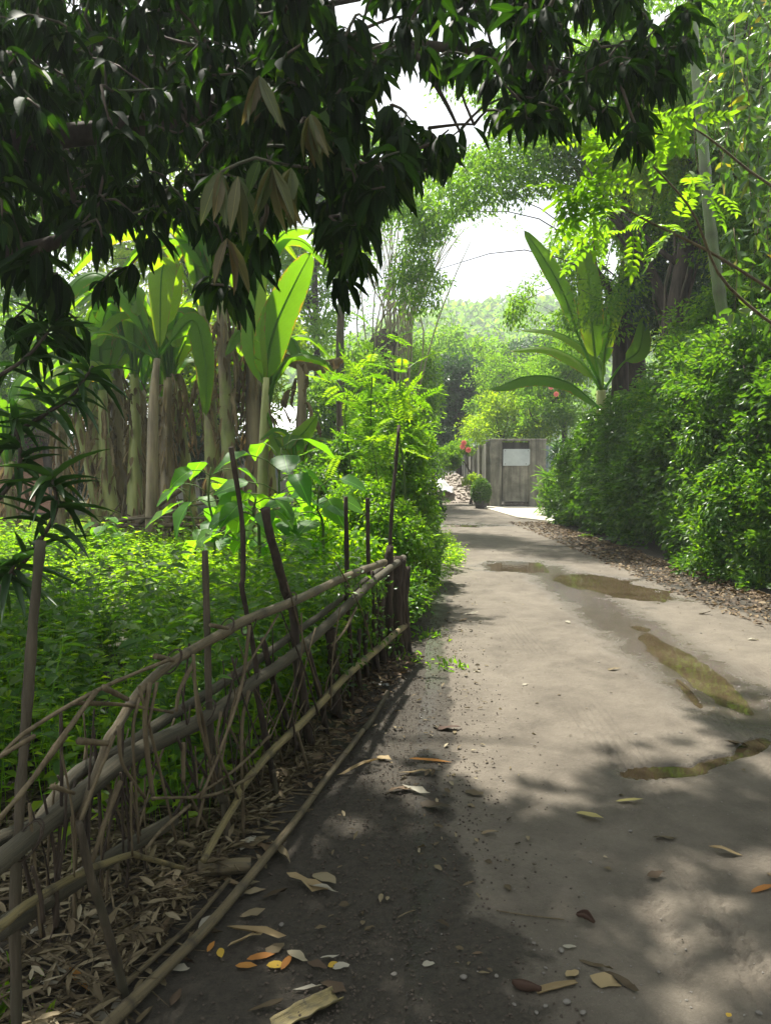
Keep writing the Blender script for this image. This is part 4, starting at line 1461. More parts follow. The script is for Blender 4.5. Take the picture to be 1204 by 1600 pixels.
V, T, tw = tube(spline([(P(534, 700, 14).x, 14, -.1), P(533, 700, 14), P(531, 560, 14), P(533, 480, 14), P(540, 380, 14)], 16), np.linspace(.095, .06, 16), 9, wob=.06)
Geo().add(V, T, .3, tw).build('trunk', M['bark'], tp)
g = Geo()
p_, ax_, nh_ = clump_leaves(np.array([P(541 + rng.uniform(-25, 25), rng.uniform(340, 410), 14) for _ in range(16)]), np.full(16, .25), 60)
leaf_geo(g, TINY, p_, ax_, nh_, .12, .05)
g.build('crown', M['tree'], tp, smooth=False)

# banana plant behind the right hedge, leaves reaching over it
br = thing('banana_plant', (P(940, 700, 15.2).x, 15.2, 0), 'banana plant behind the right hedge with long leaves arching towards the lane', 'banana plant')
hb = P(938, 610, 15.2)
V, T, tw = tube(spline([(hb.x + .1, 15.2, -.1), P(942, 720, 15.2), hb], 10), np.linspace(.2, .09, 10), 10)
Geo().add(V, T, .1, tw).build('pseudostem', M['stem'], br)
D_ = 15.2
banana_leaf(br, [P(936, 640, 15.0), P(925, 628, 14.7), P(890, 600, 14.4), P(850, 588, 14.2), P(815, 590, 14.1), P(790, 600, 14.1), P(765, 608, 14.1)], .50, up=(0, -.55, .9), tear=.2, droop=.9)
banana_leaf(br, [P(938, 610, D_), P(915, 575, D_ + .1), P(890, 555, D_ + .3), P(850, 542, D_ + .5), P(795, 548, D_ + .6)], .52, up=(0, -.2, 1), tear=.3, droop=.9)
banana_leaf(br, [P(938, 610, D_), P(928, 550, D_), P(922, 490, D_), P(918, 430, D_ + .1), P(905, 375, D_ + .2)], .50, up=(-.3, -.9, .1), tear=.7, droop=.2, pet=.2)
banana_leaf(br, [P(940, 610, D_), P(943, 560, D_ + .1), P(955, 500, D_ + .2), P(972, 450, D_ + .3), P(992, 408, D_ + .3)], .42, up=(.3, -.9, .1), tear=.7, droop=.2, pet=.2)
banana_leaf(br, [P(936, 600, D_), P(905, 530, D_), P(880, 460, D_), P(850, 405, D_ - .1), P(818, 360, D_ - .2)], .36, up=(-.6, -.7, .5), tear=.05, droop=.3, pet=.3)
banana_leaf(br, [P(942, 610, D_), P(970, 570, D_), P(998, 545, D_), P(1005, 495, D_)], .42, up=(.2, -.9, .3), tear=.05, droop=.2, pet=.4)
banana_leaf(br, [P(940, 610, D_), P(930, 560, D_ + .5), P(870, 520, D_ + .8), P(810, 515, D_ + 1)], .4, up=(0, -.2, 1), tear=.5, droop=.9)

# ------------------------------------------------------------ bamboo clump beyond the bushes
bc = thing('bamboo_clump', (0.0, 22, 0), 'clump of thin bamboo culms fanning out above the bushes left of the lane', 'bamboo')
bp_ = np.array(P(612, 560, 22))
for k in range(46):
    e = np.array(P(rng.uniform(545, 735), rng.uniform(280, 400), 22 + rng.uniform(-2, 2)))
    s_ = bp_ + np.array([rng.normal(0, .45), rng.normal(0, .4), -bp_[2]])
    m_ = bp_ + np.array([rng.normal(0, .4), rng.normal(0, .3), .2])
    m2 = m_ * .45 + e * .55 + np.array([0, 0, .2])
    V, T, tw = tube(spline([s_, m_, m2, e], 14), np.linspace(.032, .010, 14), 5)
    Geo().add(V, T, 0, tw).build('culm', M['culm_far'], bc)
g = Geo()
V, T, tw = tube(spline([P(604, 800, 22) - Vector((0, 0, .2)), P(600, 640, 22), P(598, 560, 22), P(612, 520, 22)], 10), [.25, .3, .3, .33, .38, .45, .5, .52, .5, .3], 12, wob=.15)
g.add(V, T, .5, tw)
g.build('stump', M['darkbark'], bc)
n = 7500
px, py = rng.uniform(545, 840, n), rng.uniform(250, 560, n)
keep = rng.random(n) < np.clip(fbm(px / 30, py / 30, 3) * 1.8 - .45, .05, 1)
px, py = px[keep], py[keep]
Z_ = np.array([P(a, b, 22 + rng.uniform(-2, 2)) for a, b in zip(px, py)])
k_ = ~in_hole(Z_, .8)
Z_ = Z_[k_]
n = len(Z_)
g = Geo()
leaf_geo(g, TINY, Z_, rdir(n, down=.6), rdir(n, up=.5), rng.uniform(.12, .24, n), rng.uniform(.022, .04, n))
g.build('foliage', M['tree_pale'], bc, smooth=False)

# ------------------------------------------------------------ hedge along the right
def hedge(name, label, y0, y1, ztop, face, dens, size, mat, seed=0, deep=.9, cat='hedge', per=45):
    root = thing(name, (face((y0 + y1) / 2, .5) + .4, (y0 + y1) / 2, 0), label, cat)
    n = int((y1 - y0) * dens)
    y = rng.uniform(y0, y1, n)
    zt = ztop(y)
    z = zt * rng.random(n) ** .85
    x = face(y, z) + .55 * (fbm(y * 1.5, z * 1.5, seed, 3) - .5) + (deep * rng.random(n) ** 2.0)
    top = rng.random(n) < .22
    z = np.where(top, zt + rng.normal(0, .12, n), z)
    x = np.where(top, face(y, zt) + rng.uniform(.1, 1.4, n), x)
    x += .35 * sm(zt * .75, zt, z)
    C = np.stack([x, y, np.maximum(z, .08)], 1)
    p, ax, nh = clump_leaves(C, rng.uniform(.12, .28, n), per, .25)
    cd = np.repeat(rng.normal(0, .7, (n, 3)), per, 0)
    ax = ax * .6 + cd * .6
    ax[:, 0] -= .6
    nh = nh * .6 + np.repeat(rng.normal(0, .5, (n, 3)), per, 0)
    nh[:, 0] -= .6
    k = p[:, 2] > .03
    p, ax, nh = p[k], ax[k], nh[k]
    m = len(p)
    L = size * rng.uniform(.6, 1.4, m)
    g = Geo()
    near = np.hypot(p[:, 0] - 0, p[:, 1]) < 12
    leaf_geo(g, OVAL, p[near], ax[near], nh[near], L[near], L[near] * .52)
    leaf_geo(g, TINY, p[~near], ax[~near], nh[~near], L[~near], L[~near] * .55)
    g.build('foliage', M[mat], root, smooth=False)
    g = Geo()
    for k in range(int((y1 - y0) * 5)):
        yy = rng.uniform(y0, y1)
        xb = float(face(yy, .2)) + rng.uniform(.3, .9)
        V, T, tw = tube(spline([(xb, yy, -.05), (xb + rng.normal(0, .1), yy + rng.normal(0, .2), 1.2), (xb + rng.normal(0, .3), yy + rng.normal(0, .4), float(ztop(yy)) * .95)], 7), np.linspace(.022, .007, 7), 5)
        g.add(V, T, .3, tw)
    g.build('stems', M['darkbark'], root)
    return root


hedge('hedge', 'dense dark green hedge bank running along the right of the lane', 8.6, 17.6,
      lambda y: 3.0 - .035 * (y - 8) + .25 * (fbm(y * 1.1, y * 0, 41, 3) - .5) * 2 - .9 * sm(16.2, 17.8, y),
      lambda y, z: 4.18 - .03 * (y - 8) + .12 * z + .25 * sm(.5, 0, z), 220, .092, 'hedge', 3, .9, per=36)
hedge('hedge', 'dark hedge corner nearest the camera at the right frame edge', -6, 8.8, lambda y: 3.3 + 0 * y, lambda y, z: 4.25 + .10 * z + 0 * y, 110, .10, 'hedge', 5, per=34)  # extended unseen past the frame and behind the camera to dim the light
hedge('shrub', 'brighter green shrub bulging from the right hedge low at the frame edge', 8.3, 10.4, lambda y: 1.9 - .5 * (y - 9.1) ** 2, lambda y, z: 3.98 + .05 * z + .2 * (y - 9.2) ** 2, 190, .060, 'hedge_bright', 7, .35, 'shrub')
hedge('shrub', 'bright shrub high on the right hedge beneath the culm', 9.5, 12.6, lambda y: 3.3 + 0 * y, lambda y, z: 4.0 + .03 * z + 1.0 * sm(1.9, 1.0, z) + 0 * y, 130, .066, 'hedge_bright', 9, .4, 'shrub')
hedge('climber', 'light green leafy climber covering the far end of the right hedge', 16.8, 18.7, lambda y: 2.9 - .35 * (y - 16.8), lambda y, z: 4.2 + .25 * (y - 16.8) + .1 * z, 200, .075, 'hedge_bright', 11, .5, 'climber')
# dark strap-leaved plants beside the gate
for (px, py, D_, lab, mt, hh) in ((872, 800, 20.5, 'dark strap-leaved plant beside the pale round-topped post', 'tree_dark', 1.9), (857, 800, 20, 'light green strap-leaved plant at the right foot of the end wall', 'hedge_bright', 1.1)):
    b = G(px, 812) if False else Vector((P(px, 800, D_).x, D_, 0))
    r_ = thing('strap_leaved_plant', (b.x, b.y, 0), lab, 'plant')
    g = Geo()
    n = 340
    z = hh * rng.random(n) ** .8
    p = np.stack([b.x + rng.normal(0, .10, n), b.y + rng.normal(0, .15, n), z + .03], 1)
    a = rdir(n, up=.15)
    leaf_geo(g, STRAP, p, a, np.tile([0, 0, 1.], (n, 1)) + rng.normal(0, .3, (n, 3)), rng.uniform(.25, .5, n), rng.uniform(.03, .05, n))
    g.build('foliage', M[mt], r_)
    V, T, tw = tube([(b.x, b.y, -.03), (b.x + .03, b.y, hh * .5), (b.x, b.y, hh * .9)], [.06, .05, .02], 6)
    Geo().add(V, T, .3, tw).build('stem', M['bark'], r_)
# ivy ball on its pot before the corner pillar
ib = thing('clipped_shrub', (3.02, 23.4, 0), 'small round ivy-covered shrub at the foot of the wall corner', 'shrub')
n = 3600
d = rdir(n)
p = np.array([3.02, 23.4, .52]) + d * np.array([.30, .30, .40]) * (.8 + .25 * rng.random((n, 1)))
g = Geo()
leaf_geo(g, TINY, p, d + rng.normal(0, .6, (n, 3)), d + [0, 0, .6], .055, .04)
g.build('foliage', M['hedge'], ib, smooth=False)
V, T, tw = tube([(3.02, 23.4, -.02), (3.02, 23.4, .1), (3.02, 23.4, .3), (3.02, 23.4, .5)], [.16, .2, .22, .1], 10)
Geo().add(V, T, .2, tw).build('pot', M['concrete_d'], ib)
tree('shrub', 'small yellow-green bush between the ivy ball and the rubble', (2.95, 25.2), [(735, 752, 25, 12, 14, .3)], 14, 70, .08, 'tree_yellow', tr=.02, crad=(.1, .18), cat='shrub')

# ------------------------------------------------------------ green bushes left of the lane
def bush(label, blobs, nclump, per, size, mat='bush', group=None, asp=.55, crad=(.08, .2), tmpl=OVAL):
    b0 = P(*blobs[0][:3])
    return tree('bush', label, (b0.x, b0.y), blobs, nclump, per, size, mat, bark='twig', tr=.025, cat='bush', crad=crad, holes=False, aspect=asp, tmpl=tmpl)


bush('tall lime-green bush at the lane edge beyond the fence end', [(640, 700, 9.5, 38, 60, .4), (600, 740, 9.3, 50, 50, .4), (645, 780, 9.2, 36, 60, .35), (610, 640, 9.8, 40, 40, .4)], 200, 60, .055)
bush('bright bush behind the fence end growing round the tall dark stick', [(600, 820, 7.4, 50, 45, .35), (640, 850, 7.2, 30, 50, .3), (560, 790, 7.8, 50, 50, .4)], 170, 60, .045)
bush('low green bush leaning over the road edge by the plastic bag', [(655, 880, 7.6, 26, 45, .25), (640, 930, 6.6, 26, 40, .25), (668, 855, 9, 18, 26, .2)], 110, 60, .04, 'hedge_bright')
bush('mid green bush below the feathery saplings', [(540, 720, 10.5, 60, 50, .5), (500, 770, 10, 50, 50, .5), (580, 700, 11, 50, 60, .5)], 170, 60, .06, 'hedge_bright')
bush('dense green bush between the broad-leaved plants and the fence', [(500, 850, 7.5, 60, 50, .5), (440, 880, 7, 50, 40, .4), (550, 880, 6.6, 50, 45, .35)], 170, 60, .045, 'herb')
bush('dark green shrub in shade further along the lane edge', [(660, 760, 13, 25, 50, .4), (670, 800, 12.5, 22, 30, .35), (655, 820, 11.5, 25, 40, .3)], 100, 60, .06, 'hedge')

# feathery legume saplings
for k, (lab, px, D_, top, n) in enumerate((('feathery bright sapling rising above the bushes at the lane edge', 628, 8.0, 560, 34), ('feathery sapling with spreading fronds left of the tall dark stick', 585, 8.6, 520, 44), ('young feathery sapling in front of the pole-like trunk', 545, 9.2, 600, 26))):
    b = Vector((P(px, 700, D_).x, D_, 0))
    r_ = thing('feathery_sapling', (b.x, b.y, 0), lab, 'sapling')
    line = spline([b, P(px + 4, 760, D_), P(px - 6, 660, D_), P(px, top, D_)], 14)
    V, T, tw = tube(line, np.linspace(.02, .007, 14), 6)
    Geo().add(V, T, .3, tw).build('stem', M['greenstem'], r_)
    for j in range(n):
        i = rng.integers(6, 14)
        g = Geo()
        a = rdir(1, up=.25)[0]
        br_ = line[i] + a * rng.uniform(0, .25)
        V, T, tw = tube([line[i], br_], .004, 3)
        g.add(V, T, .5, tw)
        frond(g, br_, a, np.array([0, 0, 1.]) + rng.normal(0, .2, 3), rng.uniform(.28, .45), 13, .085, .022, gs=g)
        g.build('frond', M['bush'], r_, smooth=False)


# ------------------------------------------------------------ broad-leaved plants behind the fence
def broadleaf(label, px, D_, top, n, L, w, spread, group=None):
    b = Vector((P(px, 700, D_).x, D_, 0))
    r_ = thing('broad_leaved_plant', (b.x, b.y, 0), label, 'plant')
    line = spline([b, P(px + 5, 830, D_), P(px - 4, (830 + top) / 2, D_), P(px, top, D_)], 12)
    V, T, tw = tube(line, np.linspace(.018, .008, 12), 6)
    g = Geo().add(V, T, .3, tw)
    A, B, NH = [], [], []
    for i in range(n):
        k = 3 + int(8.9 * i / n)
        az = i * 2.4 + rng.normal(0, .3)
        d = np.array([math.cos(az), math.sin(az), rng.uniform(.0, .5)])
        e = line[k] + d * spread * rng.uniform(.6, 1.2)
        V, T, tw = tube([line[k], (line[k] + e) / 2 + [0, 0, .03], e], .005, 4)
        g.add(V, T, .5, tw)
        A.append(e)
        B.append(d + [0, 0, -.45 - .4 * rng.random()])
        NH.append(np.array([0, -.25, 1.]) + rng.normal(0, .2, 3))
    g.build('stem', M['greenstem'], r_)
    leaf_objects(r_, 'leaf', OVATE, np.array(A), np.array(B), np.array(NH), .85 * L * rng.uniform(.7, 1.2, n), w * rng.uniform(.8, 1.15, n), rng.random(n), M['bigleaf'], 60, rank=False)


broadleaf('broad-leaved plant with the tallest bright leaves behind the fence', 440, 6.8, 700, 17, .40, .22, .30)
broadleaf('broad-leaved plant spreading pale leaves left of the slim stick', 330, 7.6, 730, 15, .42, .23, .32)
broadleaf('broad-leaved plant with large overlapping leaves behind the thick dark post', 400, 6.2, 780, 15, .34, .2, .25)
broadleaf('broad-leaved plant between the stick posts near the fence end', 500, 6.6, 760, 14, .34, .2, .25)
broadleaf('low broad-leaved plant at the front of the sunny herbs', 370, 7.0, 850, 12, .28, .16, .2)
broadleaf('broad-leaved plant with long leaf pointing left over the branch pile', 300, 9.5, 745, 9, .42, .2, .3)
broadleaf('young broad-leaved seedling alone in the sunny herbs', 160, 10.5, 812, 6, .36, .18, .1)
broadleaf('broad-leaved plant low behind the second stick post', 460, 8.4, 800, 12, .34, .2, .25)

# ------------------------------------------------------------ herbs covering the plot behind the fence
def herbs(name, label, n, xr, yr, hfun, lsz, mat, leaves=12, cond=None):
    x, y = rng.uniform(*xr, n), rng.uniform(*yr, n)
    k = (x < -.78 + .242 * (y - 1.97) - .12) & (x > -.58 * y - 1.2)
    k &= rng.random(n) < np.clip(2.6 * fbm(x * .9, y * .9, 17, 3) - .35, 0, 1)
    if cond is not None:
        k &= cond(x, y)
    x, y = x[k], y[k]
    n = len(x)
    hh = hfun(x, y) * rng.uniform(.6, 1.25, n)
    g = Geo()
    # stems
    tilt = rng.normal(0, .14, (n, 2))
    z0 = hgt(x, y) - .01
    b = np.stack([x, y, z0], 1)
    t = b + np.stack([tilt[:, 0] * hh, tilt[:, 1] * hh, hh], 1)
    leaf_geo(g, TINY, b, t - b, rdir(n), np.linalg.norm(t - b, axis=1), .007, .15)
    f = np.tile(np.linspace(.3, 1, leaves), (n, 1)) + rng.normal(0, .03, (n, leaves))
    pos = b[:, None] + (t - b)[:, None] * f[..., None]
    az = rng.random((n, 1)) * 6.28 + np.arange(leaves)[None] * 2.2
    ax = np.stack([np.cos(az), np.sin(az), rng.uniform(-.35, .45, (n, leaves))], -1)
    L = lsz * rng.uniform(.6, 1.4, (n, leaves)) * (1.15 - .5 * f)
    nh = np.stack([rng.normal(0, .25, (n, leaves)), rng.normal(0, .25, (n, leaves)), np.ones((n, leaves))], -1)
    near = np.repeat(y < 5.5, leaves)
    q = lambda a: a.reshape(-1, 3)
    P_, A_, N_, L_ = q(pos), q(ax), q(nh), L.ravel()
    leaf_geo(g, OVAL, P_[near], A_[near], N_[near], L_[near], L_[near] * .5)
    leaf_geo(g, TINY, P_[~near], A_[~near], N_[~near], L_[~near] * 1.1, L_[~near] * .55)
    return g.build(name, M[mat], smooth=False, kind='stuff', label=label)


herbs('green_herbs', 'low bright herbs covering the plot behind the fence', 9000, (-9, 1.2), (2.2, 13.5), lambda x, y: .12 + .3 * fbm(x * .8, y * .8, 29, 3) + .30 * sm(9, 4, y) * (.5 + fbm(x, y, 19, 2)), .065, 'herb', 12)
herbs('green_herbs', 'denser leafy herbs close behind the fence', 4200, (-5, 1.2), (2.9, 7), lambda x, y: .40 + .25 * fbm(x, y, 21, 2), .07, 'herb', 13)
herbs('tall_weeds', 'tall dark weeds crowding against the back of the fence', 2600, (-4.5, 1.2), (2.8, 6.6), lambda x, y: (.62 + .35 * fbm(x * 1.4, y * 1.4, 23, 2)) * sm(7.5, 5, y), .095, 'hedge_bright', 15)
herbs('leafy_weeds', 'scattered taller weeds with broader leaves among the low herbs', 900, (-8, 1.2), (4, 12.5), lambda x, y: .35 + .45 * fbm(x * 1.4, y * 1.4, 37, 2), .13, 'bush', 11, cond=lambda x, y: fbm(x * .6, y * .6, 39, 2) > .5)
herbs('short_grass', 'sparse short grass by the banana stems', 6000, (-11, .3), (12, 19), lambda x, y: .10 + 0 * x, .06, 'tree_yellow', 5)
# ------------------------------------------------------------ mango tree overhead
mt = thing('mango_tree', (-3.3, 3.6, 0), 'mango tree with dark drooping leaves overhanging the lane from the upper left', 'tree')
limbs = []


def limb(pts, r0, r1, n=22):
    l = spline(pts, n)
    V, T, tw = tube(l, np.linspace(r0, r1, n), 8, wob=.05)
    limbs.append(l)
    return V, T, tw


V, T, tw = limb([(-3.3, 3.6, -.1), (-3.25, 3.6, 1.2), (-3.2, 3.6, 2.6)], .17, .14, 10)
Geo().add(V, T, .3, tw).build('trunk', M['darkbark'], mt)
limbs.clear()
for pts, a, b in (
        ([(-3.2, 3.6, 2.5), P(-60, 240, 3.7), P(230, 195, 3.9), P(430, 130, 4.3), P(640, 70, 4.8), P(860, 110, 5.0), P(1000, 150, 5.1)], .075, .012),
        ([(-3.2, 3.6, 2.6), (-2.0, 3.4, 4.0), (-.4, 3.4, 4.7), (1.2, 3.8, 5.0), (2.4, 4.2, 5.0)], .09, .02),
        ([(-3.2, 3.6, 2.5), P(-40, 400, 3.6), P(120, 370, 3.8), P(300, 330, 4.0), P(420, 350, 4.2)], .05, .01),
        ([(-3.2, 3.6, 2.6), (-2.6, 2.4, 4.0), (-1.6, 1.0, 4.6), (-.2, .2, 4.8), (1.0, 0, 4.9)], .08, .02),
        ([(-3.2, 3.6, 2.6), (-2.8, 5.0, 4.0), (-1.8, 6.0, 4.8), (-.2, 6.2, 5.2)], .08, .02),
        ([(-3.2, 3.6, 2.6), (-4.4, 3.8, 4.2), (-5.6, 4.6, 5)], .08, .03),
        ([P(640, 70, 4.8), P(690, 150, 4.7), P(720, 210, 4.7)], .02, .008)):
    V, T, tw = limb(pts, a, b)
    Geo().add(V, T, .3, tw).build('limb', M['darkbark'], mt)

LOW = [(-300, 450), (-100, 480), (0, 470), (60, 500), (100, 430), (150, 430), (200, 380), (250, 370), (300, 400), (345, 450), (390, 480), (430, 420), (465, 310), (500, 400), (540, 470), (575, 400),
       (610, 350), (650, 300), (690, 320), (720, 290), (745, 215), (790, 220), (840, 270), (870, 210), (920, 230), (960, 190), (1000, 280), (1040, 200), (1080, 110), (1110, -20), (1400, -200)]
lx, ly = np.array(LOW).T
cl = []
tries = 0
while len(cl) < 1000 and tries < 90000:
    tries += 1
    px, py = rng.uniform(-260, 1110), rng.uniform(-60, 460)
    lim = np.interp(px, lx, ly) - 75
    if py > lim: continue
    D_ = rng.uniform(2.9, 7.6) if px < 420 else rng.uniform(2.9, 5.0) if px < 640 else rng.uniform(3.6, 6.0)
    if py < 60 and rng.random() < .5: continue
    p = P(px, py, D_)
    pp = np.array([p + Vector((0, 0, -.12 - .07 * k)) for k in range(2)])
    if in_hole(pp, 1.3, .3).any() and px > 470: continue
    # ragged density: solid at the upper left, airy elsewhere
    dn = fbm(px / 90, py / 90, 12, 2)
    if dn < .22: continue
    if cl and min((p - c).length for c in cl) < .095: continue
    cl.append(p)
m = 0
while m < 420:      # the deeper back of the crown
    px, py = rng.uniform(-260, 430), rng.uniform(-60, 330)
    if py > np.interp(px, lx, ly) - 110: continue
    p = P(px, py, rng.uniform(5.5, 8.5))
    if in_hole(np.array([list(p)]), 1.25, .3).any(): continue
    cl.append(p)
    m += 1
# leading tips that define the outline seen from the lane
for (px, py, D_) in ((535, 400, 3.4), (548, 385, 3.5), (520, 385, 3.6), (560, 400, 3.6), (540, 350, 3.7), (580, 330, 3.9), (610, 290, 4), (385, 415, 3.3), (400, 400, 3.5), (350, 395, 3.5), (345, 270, 2.6), (440, 262, 2.6), (400, 150, 2.9), (485, 180, 2.9),
                     (690, 250, 4.2), (660, 240, 4.3), (740, 195, 4.3), (640, 270, 4.2), (835, 185, 3.7), (870, 170, 3.8), (785, 175, 4), (985, 205, 3.6), (1000, 215, 3.7), (950, 160, 4), (910, 160, 4), (1075, 60, 4), (1050, 120, 4.3), (60, 400, 3.0), (75, 440, 3.1), (30, 420, 3.2), (120, 360, 3.3), (160, 370, 3.2), (205, 330, 3.4), (255, 320, 3.4), (300, 330, 3.4),
                     (480, 290, 3.6), (520, 270, 3.8), (430, 330, 3.6), (20, 330, 3.2), (90, 480, 3.2), (110, 520, 3.3), (20, 500, 3.2), (60, 540, 3.4), (240, 372, 3.6), (330, 445, 3.5), (160, 440, 3.5), (200, 420, 3.6), (375, 455, 3.4), (550, 440, 3.6)):
    cl.append(P(px, py, D_))
nv = len(cl)
while len(cl) < nv + 900:      # unseen crown above and behind the camera, added to shade the scene
    x, y, z = rng.uniform(-6, 5.2), rng.uniform(-7, 8.2), rng.uniform(3.0, 7.0)
    q = np.array([[x, y, z]])
    px, py, zc = proj(q)
    if zc[0] > 0 and py[0] > -90 and -150 < px[0] < 1350: continue
    if ((x + .2) / 5.3) ** 2 + ((y - .8) / 7.5) ** 2 > 1: continue
    gx, gy = x - SUN_TO.x / SUN_TO.z * z, y - SUN_TO.y / SUN_TO.z * z      # sun gap over the road
    if gx > .35 + .25 * math.sin(gy * 5) and gy > 3.35: continue
    if math.hypot((gx - 1.25) / .45, (gy - 2.3) / .3) < 1: continue
    if math.hypot(x, y) < .8 and z < 2.6: continue
    cl.append(Vector((x, y, z)))
def shade(xr_, yr_, hr_, k):  # adds leaf clusters up the sun's direction so the given ground falls in shade
    m = 0
    while m < k:
        gx, gy, h = rng.uniform(*xr_), rng.uniform(*yr_), rng.uniform(*hr_)
        if math.hypot((gx - 1.25) / .45, (gy - 2.3) / .3) < 1: continue
        q = Vector((gx, gy, 0)) + SUN_TO * (h / SUN_TO.z)
        px, py, zc = proj(np.array([list(q)]))
        if zc[0] > 0 and -200 < px[0] < 1404 and py[0] > np.interp(px[0], lx, ly) - 75: continue
        if in_hole(np.array([list(q)]), 1.3, .2)[0]: continue
        cl.append(q)
        m += 1


shade((-4.5, -.1), (2.2, 6.0), (4.3, 7), 420)
shade((-1.5, 4), (1.2, 3.2), (4.2, 6.5), 280)
shade((.3, 3), (1.6, 3.1), (4.2, 6.5), 230)
C = np.array([list(c) for c in cl])
nodes = np.concatenate(limbs)
node_list = [n_ for n_ in nodes]
dist = np.min(np.linalg.norm(C[:, None] - nodes[None], axis=2), 1)
order = np.argsort(dist)
arr = np.zeros((len(nodes) + len(C) * 3, 3))
arr[:len(nodes)] = nodes
cnt = len(nodes)
gt_ = Geo()
twig_dir = np.zeros((len(C), 3))
for i in order:
    dd = np.linalg.norm(arr[:cnt] - C[i], axis=1)
    j = int(np.argmin(dd + .5 * np.maximum(0, arr[:cnt, 2] * 0)))
    s_ = arr[j]
    m_ = (s_ + C[i]) / 2 + rng.normal(0, .04, 3) + [0, 0, .08 * dd[j]]
    V, T, tw = tube(spline([s_, m_, C[i]], 5), [.011, .009, .008, .007, .005] if dd[j] > .25 else [.007, .006, .006, .005, .004], 4)
    gt_.add(V, T, .3, tw)
    d_ = C[i] - m_
    twig_dir[i] = d_ / (np.linalg.norm(d_) + 1e-9)
    arr[cnt] = m_
    arr[cnt + 1] = C[i]
    cnt += 2
gt_.build('twigs', M['bark'], mt)
A, B, NH, LL, WW = [], [], [], [], []
for i in range(len(C)):
    n = int(rng.integers(9, 16))
    az = rng.random() * 6.28 + np.arange(n) * 2.4
    dr = rng.uniform(.15, 1.35, n)
    a = np.stack([np.cos(az) * np.cos(dr), np.sin(az) * np.cos(dr), -np.sin(dr)], 1) + twig_dir[i] * .35 + rng.normal(0, .12, (n, 3))
    a[:, 2] -= .15
    A.append(C[i] + a * .012 - twig_dir[i] * rng.uniform(0, .09, (n, 1)))
    B.append(a)
    NH.append(np.stack([-np.cos(az) * .0 + rng.normal(0, .3, n), rng.normal(0, .3, n), np.ones(n)], 1) + np.stack([np.cos(az), np.sin(az), 0 * az], 1) * .8)
    sc = rng.uniform(.85, 1.15)
    LL.append(rng.uniform(.10, .20, n) * sc)
    WW.append(rng.uniform(.034, .056, n) * sc)
A, B, NH, LL, WW = map(np.concatenate, (A, B, NH, LL, WW))
mid = A + B / np.linalg.norm(B, axis=1)[:, None] * (LL * .5)[:, None]
k = ~(in_hole(mid, .8, .3))
k &= np.linalg.norm(A - np.array([0, 0, CAMZ]), axis=1) > 1.6
A, B, NH, LL, WW = A[k], B[k], NH[k], LL[k], WW[k]
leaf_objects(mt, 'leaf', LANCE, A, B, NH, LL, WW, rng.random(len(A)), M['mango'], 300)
# the few pale young leaves hanging in bunches
for (px, py, D_, n) in ((345, 268, 2.5, 5), (372, 275, 2.5, 4), (425, 258, 2.4, 7), (455, 262, 2.5, 5), (405, 118, 2.8, 6), (485, 178, 2.8, 8), (355, 372, 2.7, 5), (520, 200, 3, 4)):
    c = np.array(P(px, py, D_))
    n_ = n
    a = rdir(n_, down=2.2)
    leaf_objects(mt, 'young_leaf', LANCE, np.tile(c, (n_, 1)), a, rdir(n_) + np.array([0, -1.0, 0]), rng.uniform(.15, .22, n_), rng.uniform(.035, .05, n_), rng.random(n_), M['youngleaf'], 50, rank=False, nvar=3)

# ------------------------------------------------------------ dark strap-leaved shrub at the left
ss = thing('strap_leaved_shrub', (-1.62, 2.9, 0), 'dark shrub with long drooping strap leaves at the left frame edge before the herbs', 'shrub')
g = Geo()
A, B, NH, LL = [], [], [], []
for (stem, dens) in (([(-260, 1250, 2.7), (-120, 900, 2.7), (0, 705, 2.7), (60, 655, 2.7), (112, 620, 2.7), (146, 572, 2.7)], 40),
                     ([(-260, 1250, 2.7), (-80, 1000, 2.5), (20, 900, 2.5), (86, 804, 2.5), (80, 740, 2.5)], 46),
                     ([(-260, 1250, 2.7), (-100, 950, 2.6), (-30, 820, 2.6), (30, 730, 2.6), (20, 640, 2.6)], 36),
                     ([(-200, 1250, 2.6), (-60, 1050, 2.3), (0, 930, 2.3), (25, 880, 2.3)], 26),
                     ([(-260, 900, 3.0), (-60, 640, 3.0), (40, 560, 3.0), (90, 500, 3.1)], 26)):
    q = [np.array(P(*s_)) for s_ in stem]
    l = spline(q, 24)
    V, T, tw = tube(l, np.linspace(.012, .005, 24), 6)
    g.add(V, T, .3, tw)
    n = int(dens * .85)
    f = 1 - rng.random(n) ** 1.6 * .45
    idx = (f * 23).astype(int)
    az = np.arange(n) * 2.4
    el = rng.uniform(-.7, 1.0, n)
    az = az + rng.normal(0, .5, n)
    a = np.stack([np.cos(az) * np.cos(el), np.sin(az) * np.cos(el), np.sin(el)], 1)
    A.append(l[idx])
    B.append(a)
    NH.append(np.tile([0, 0, 1.], (n, 1)))
    LL.append(rng.uniform(.12, .24, n))
g.build('stems', M['darkbark'], ss)
A, B, NH, LL = map(np.concatenate, (A, B, NH, LL))
B[:, 2] *= .7
leaf_objects(ss, 'leaf', STRAP, A, B, NH, LL, rng.uniform(.019, .031, len(A)), rng.random(len(A)), M['strap'], 200, nvar=6, rank=False)


# ------------------------------------------------------------ fence of bamboo rails and crooked sticks
def F(px, py, off=0.0):
    """point of the fence line seen there; off pushes it towards the road"""
    u, v = (px - 602) / 1155, (800 - py) / 1155
    d = Vector((u, CP + v * SP, -SP + v * CP))
    k = d.x / d.y
    x0 = -.78 + off
    y = (x0 - .242 * 1.97) / (k - .242)
    return Vector((0, 0, CAMZ)) + d * (y / d.y)


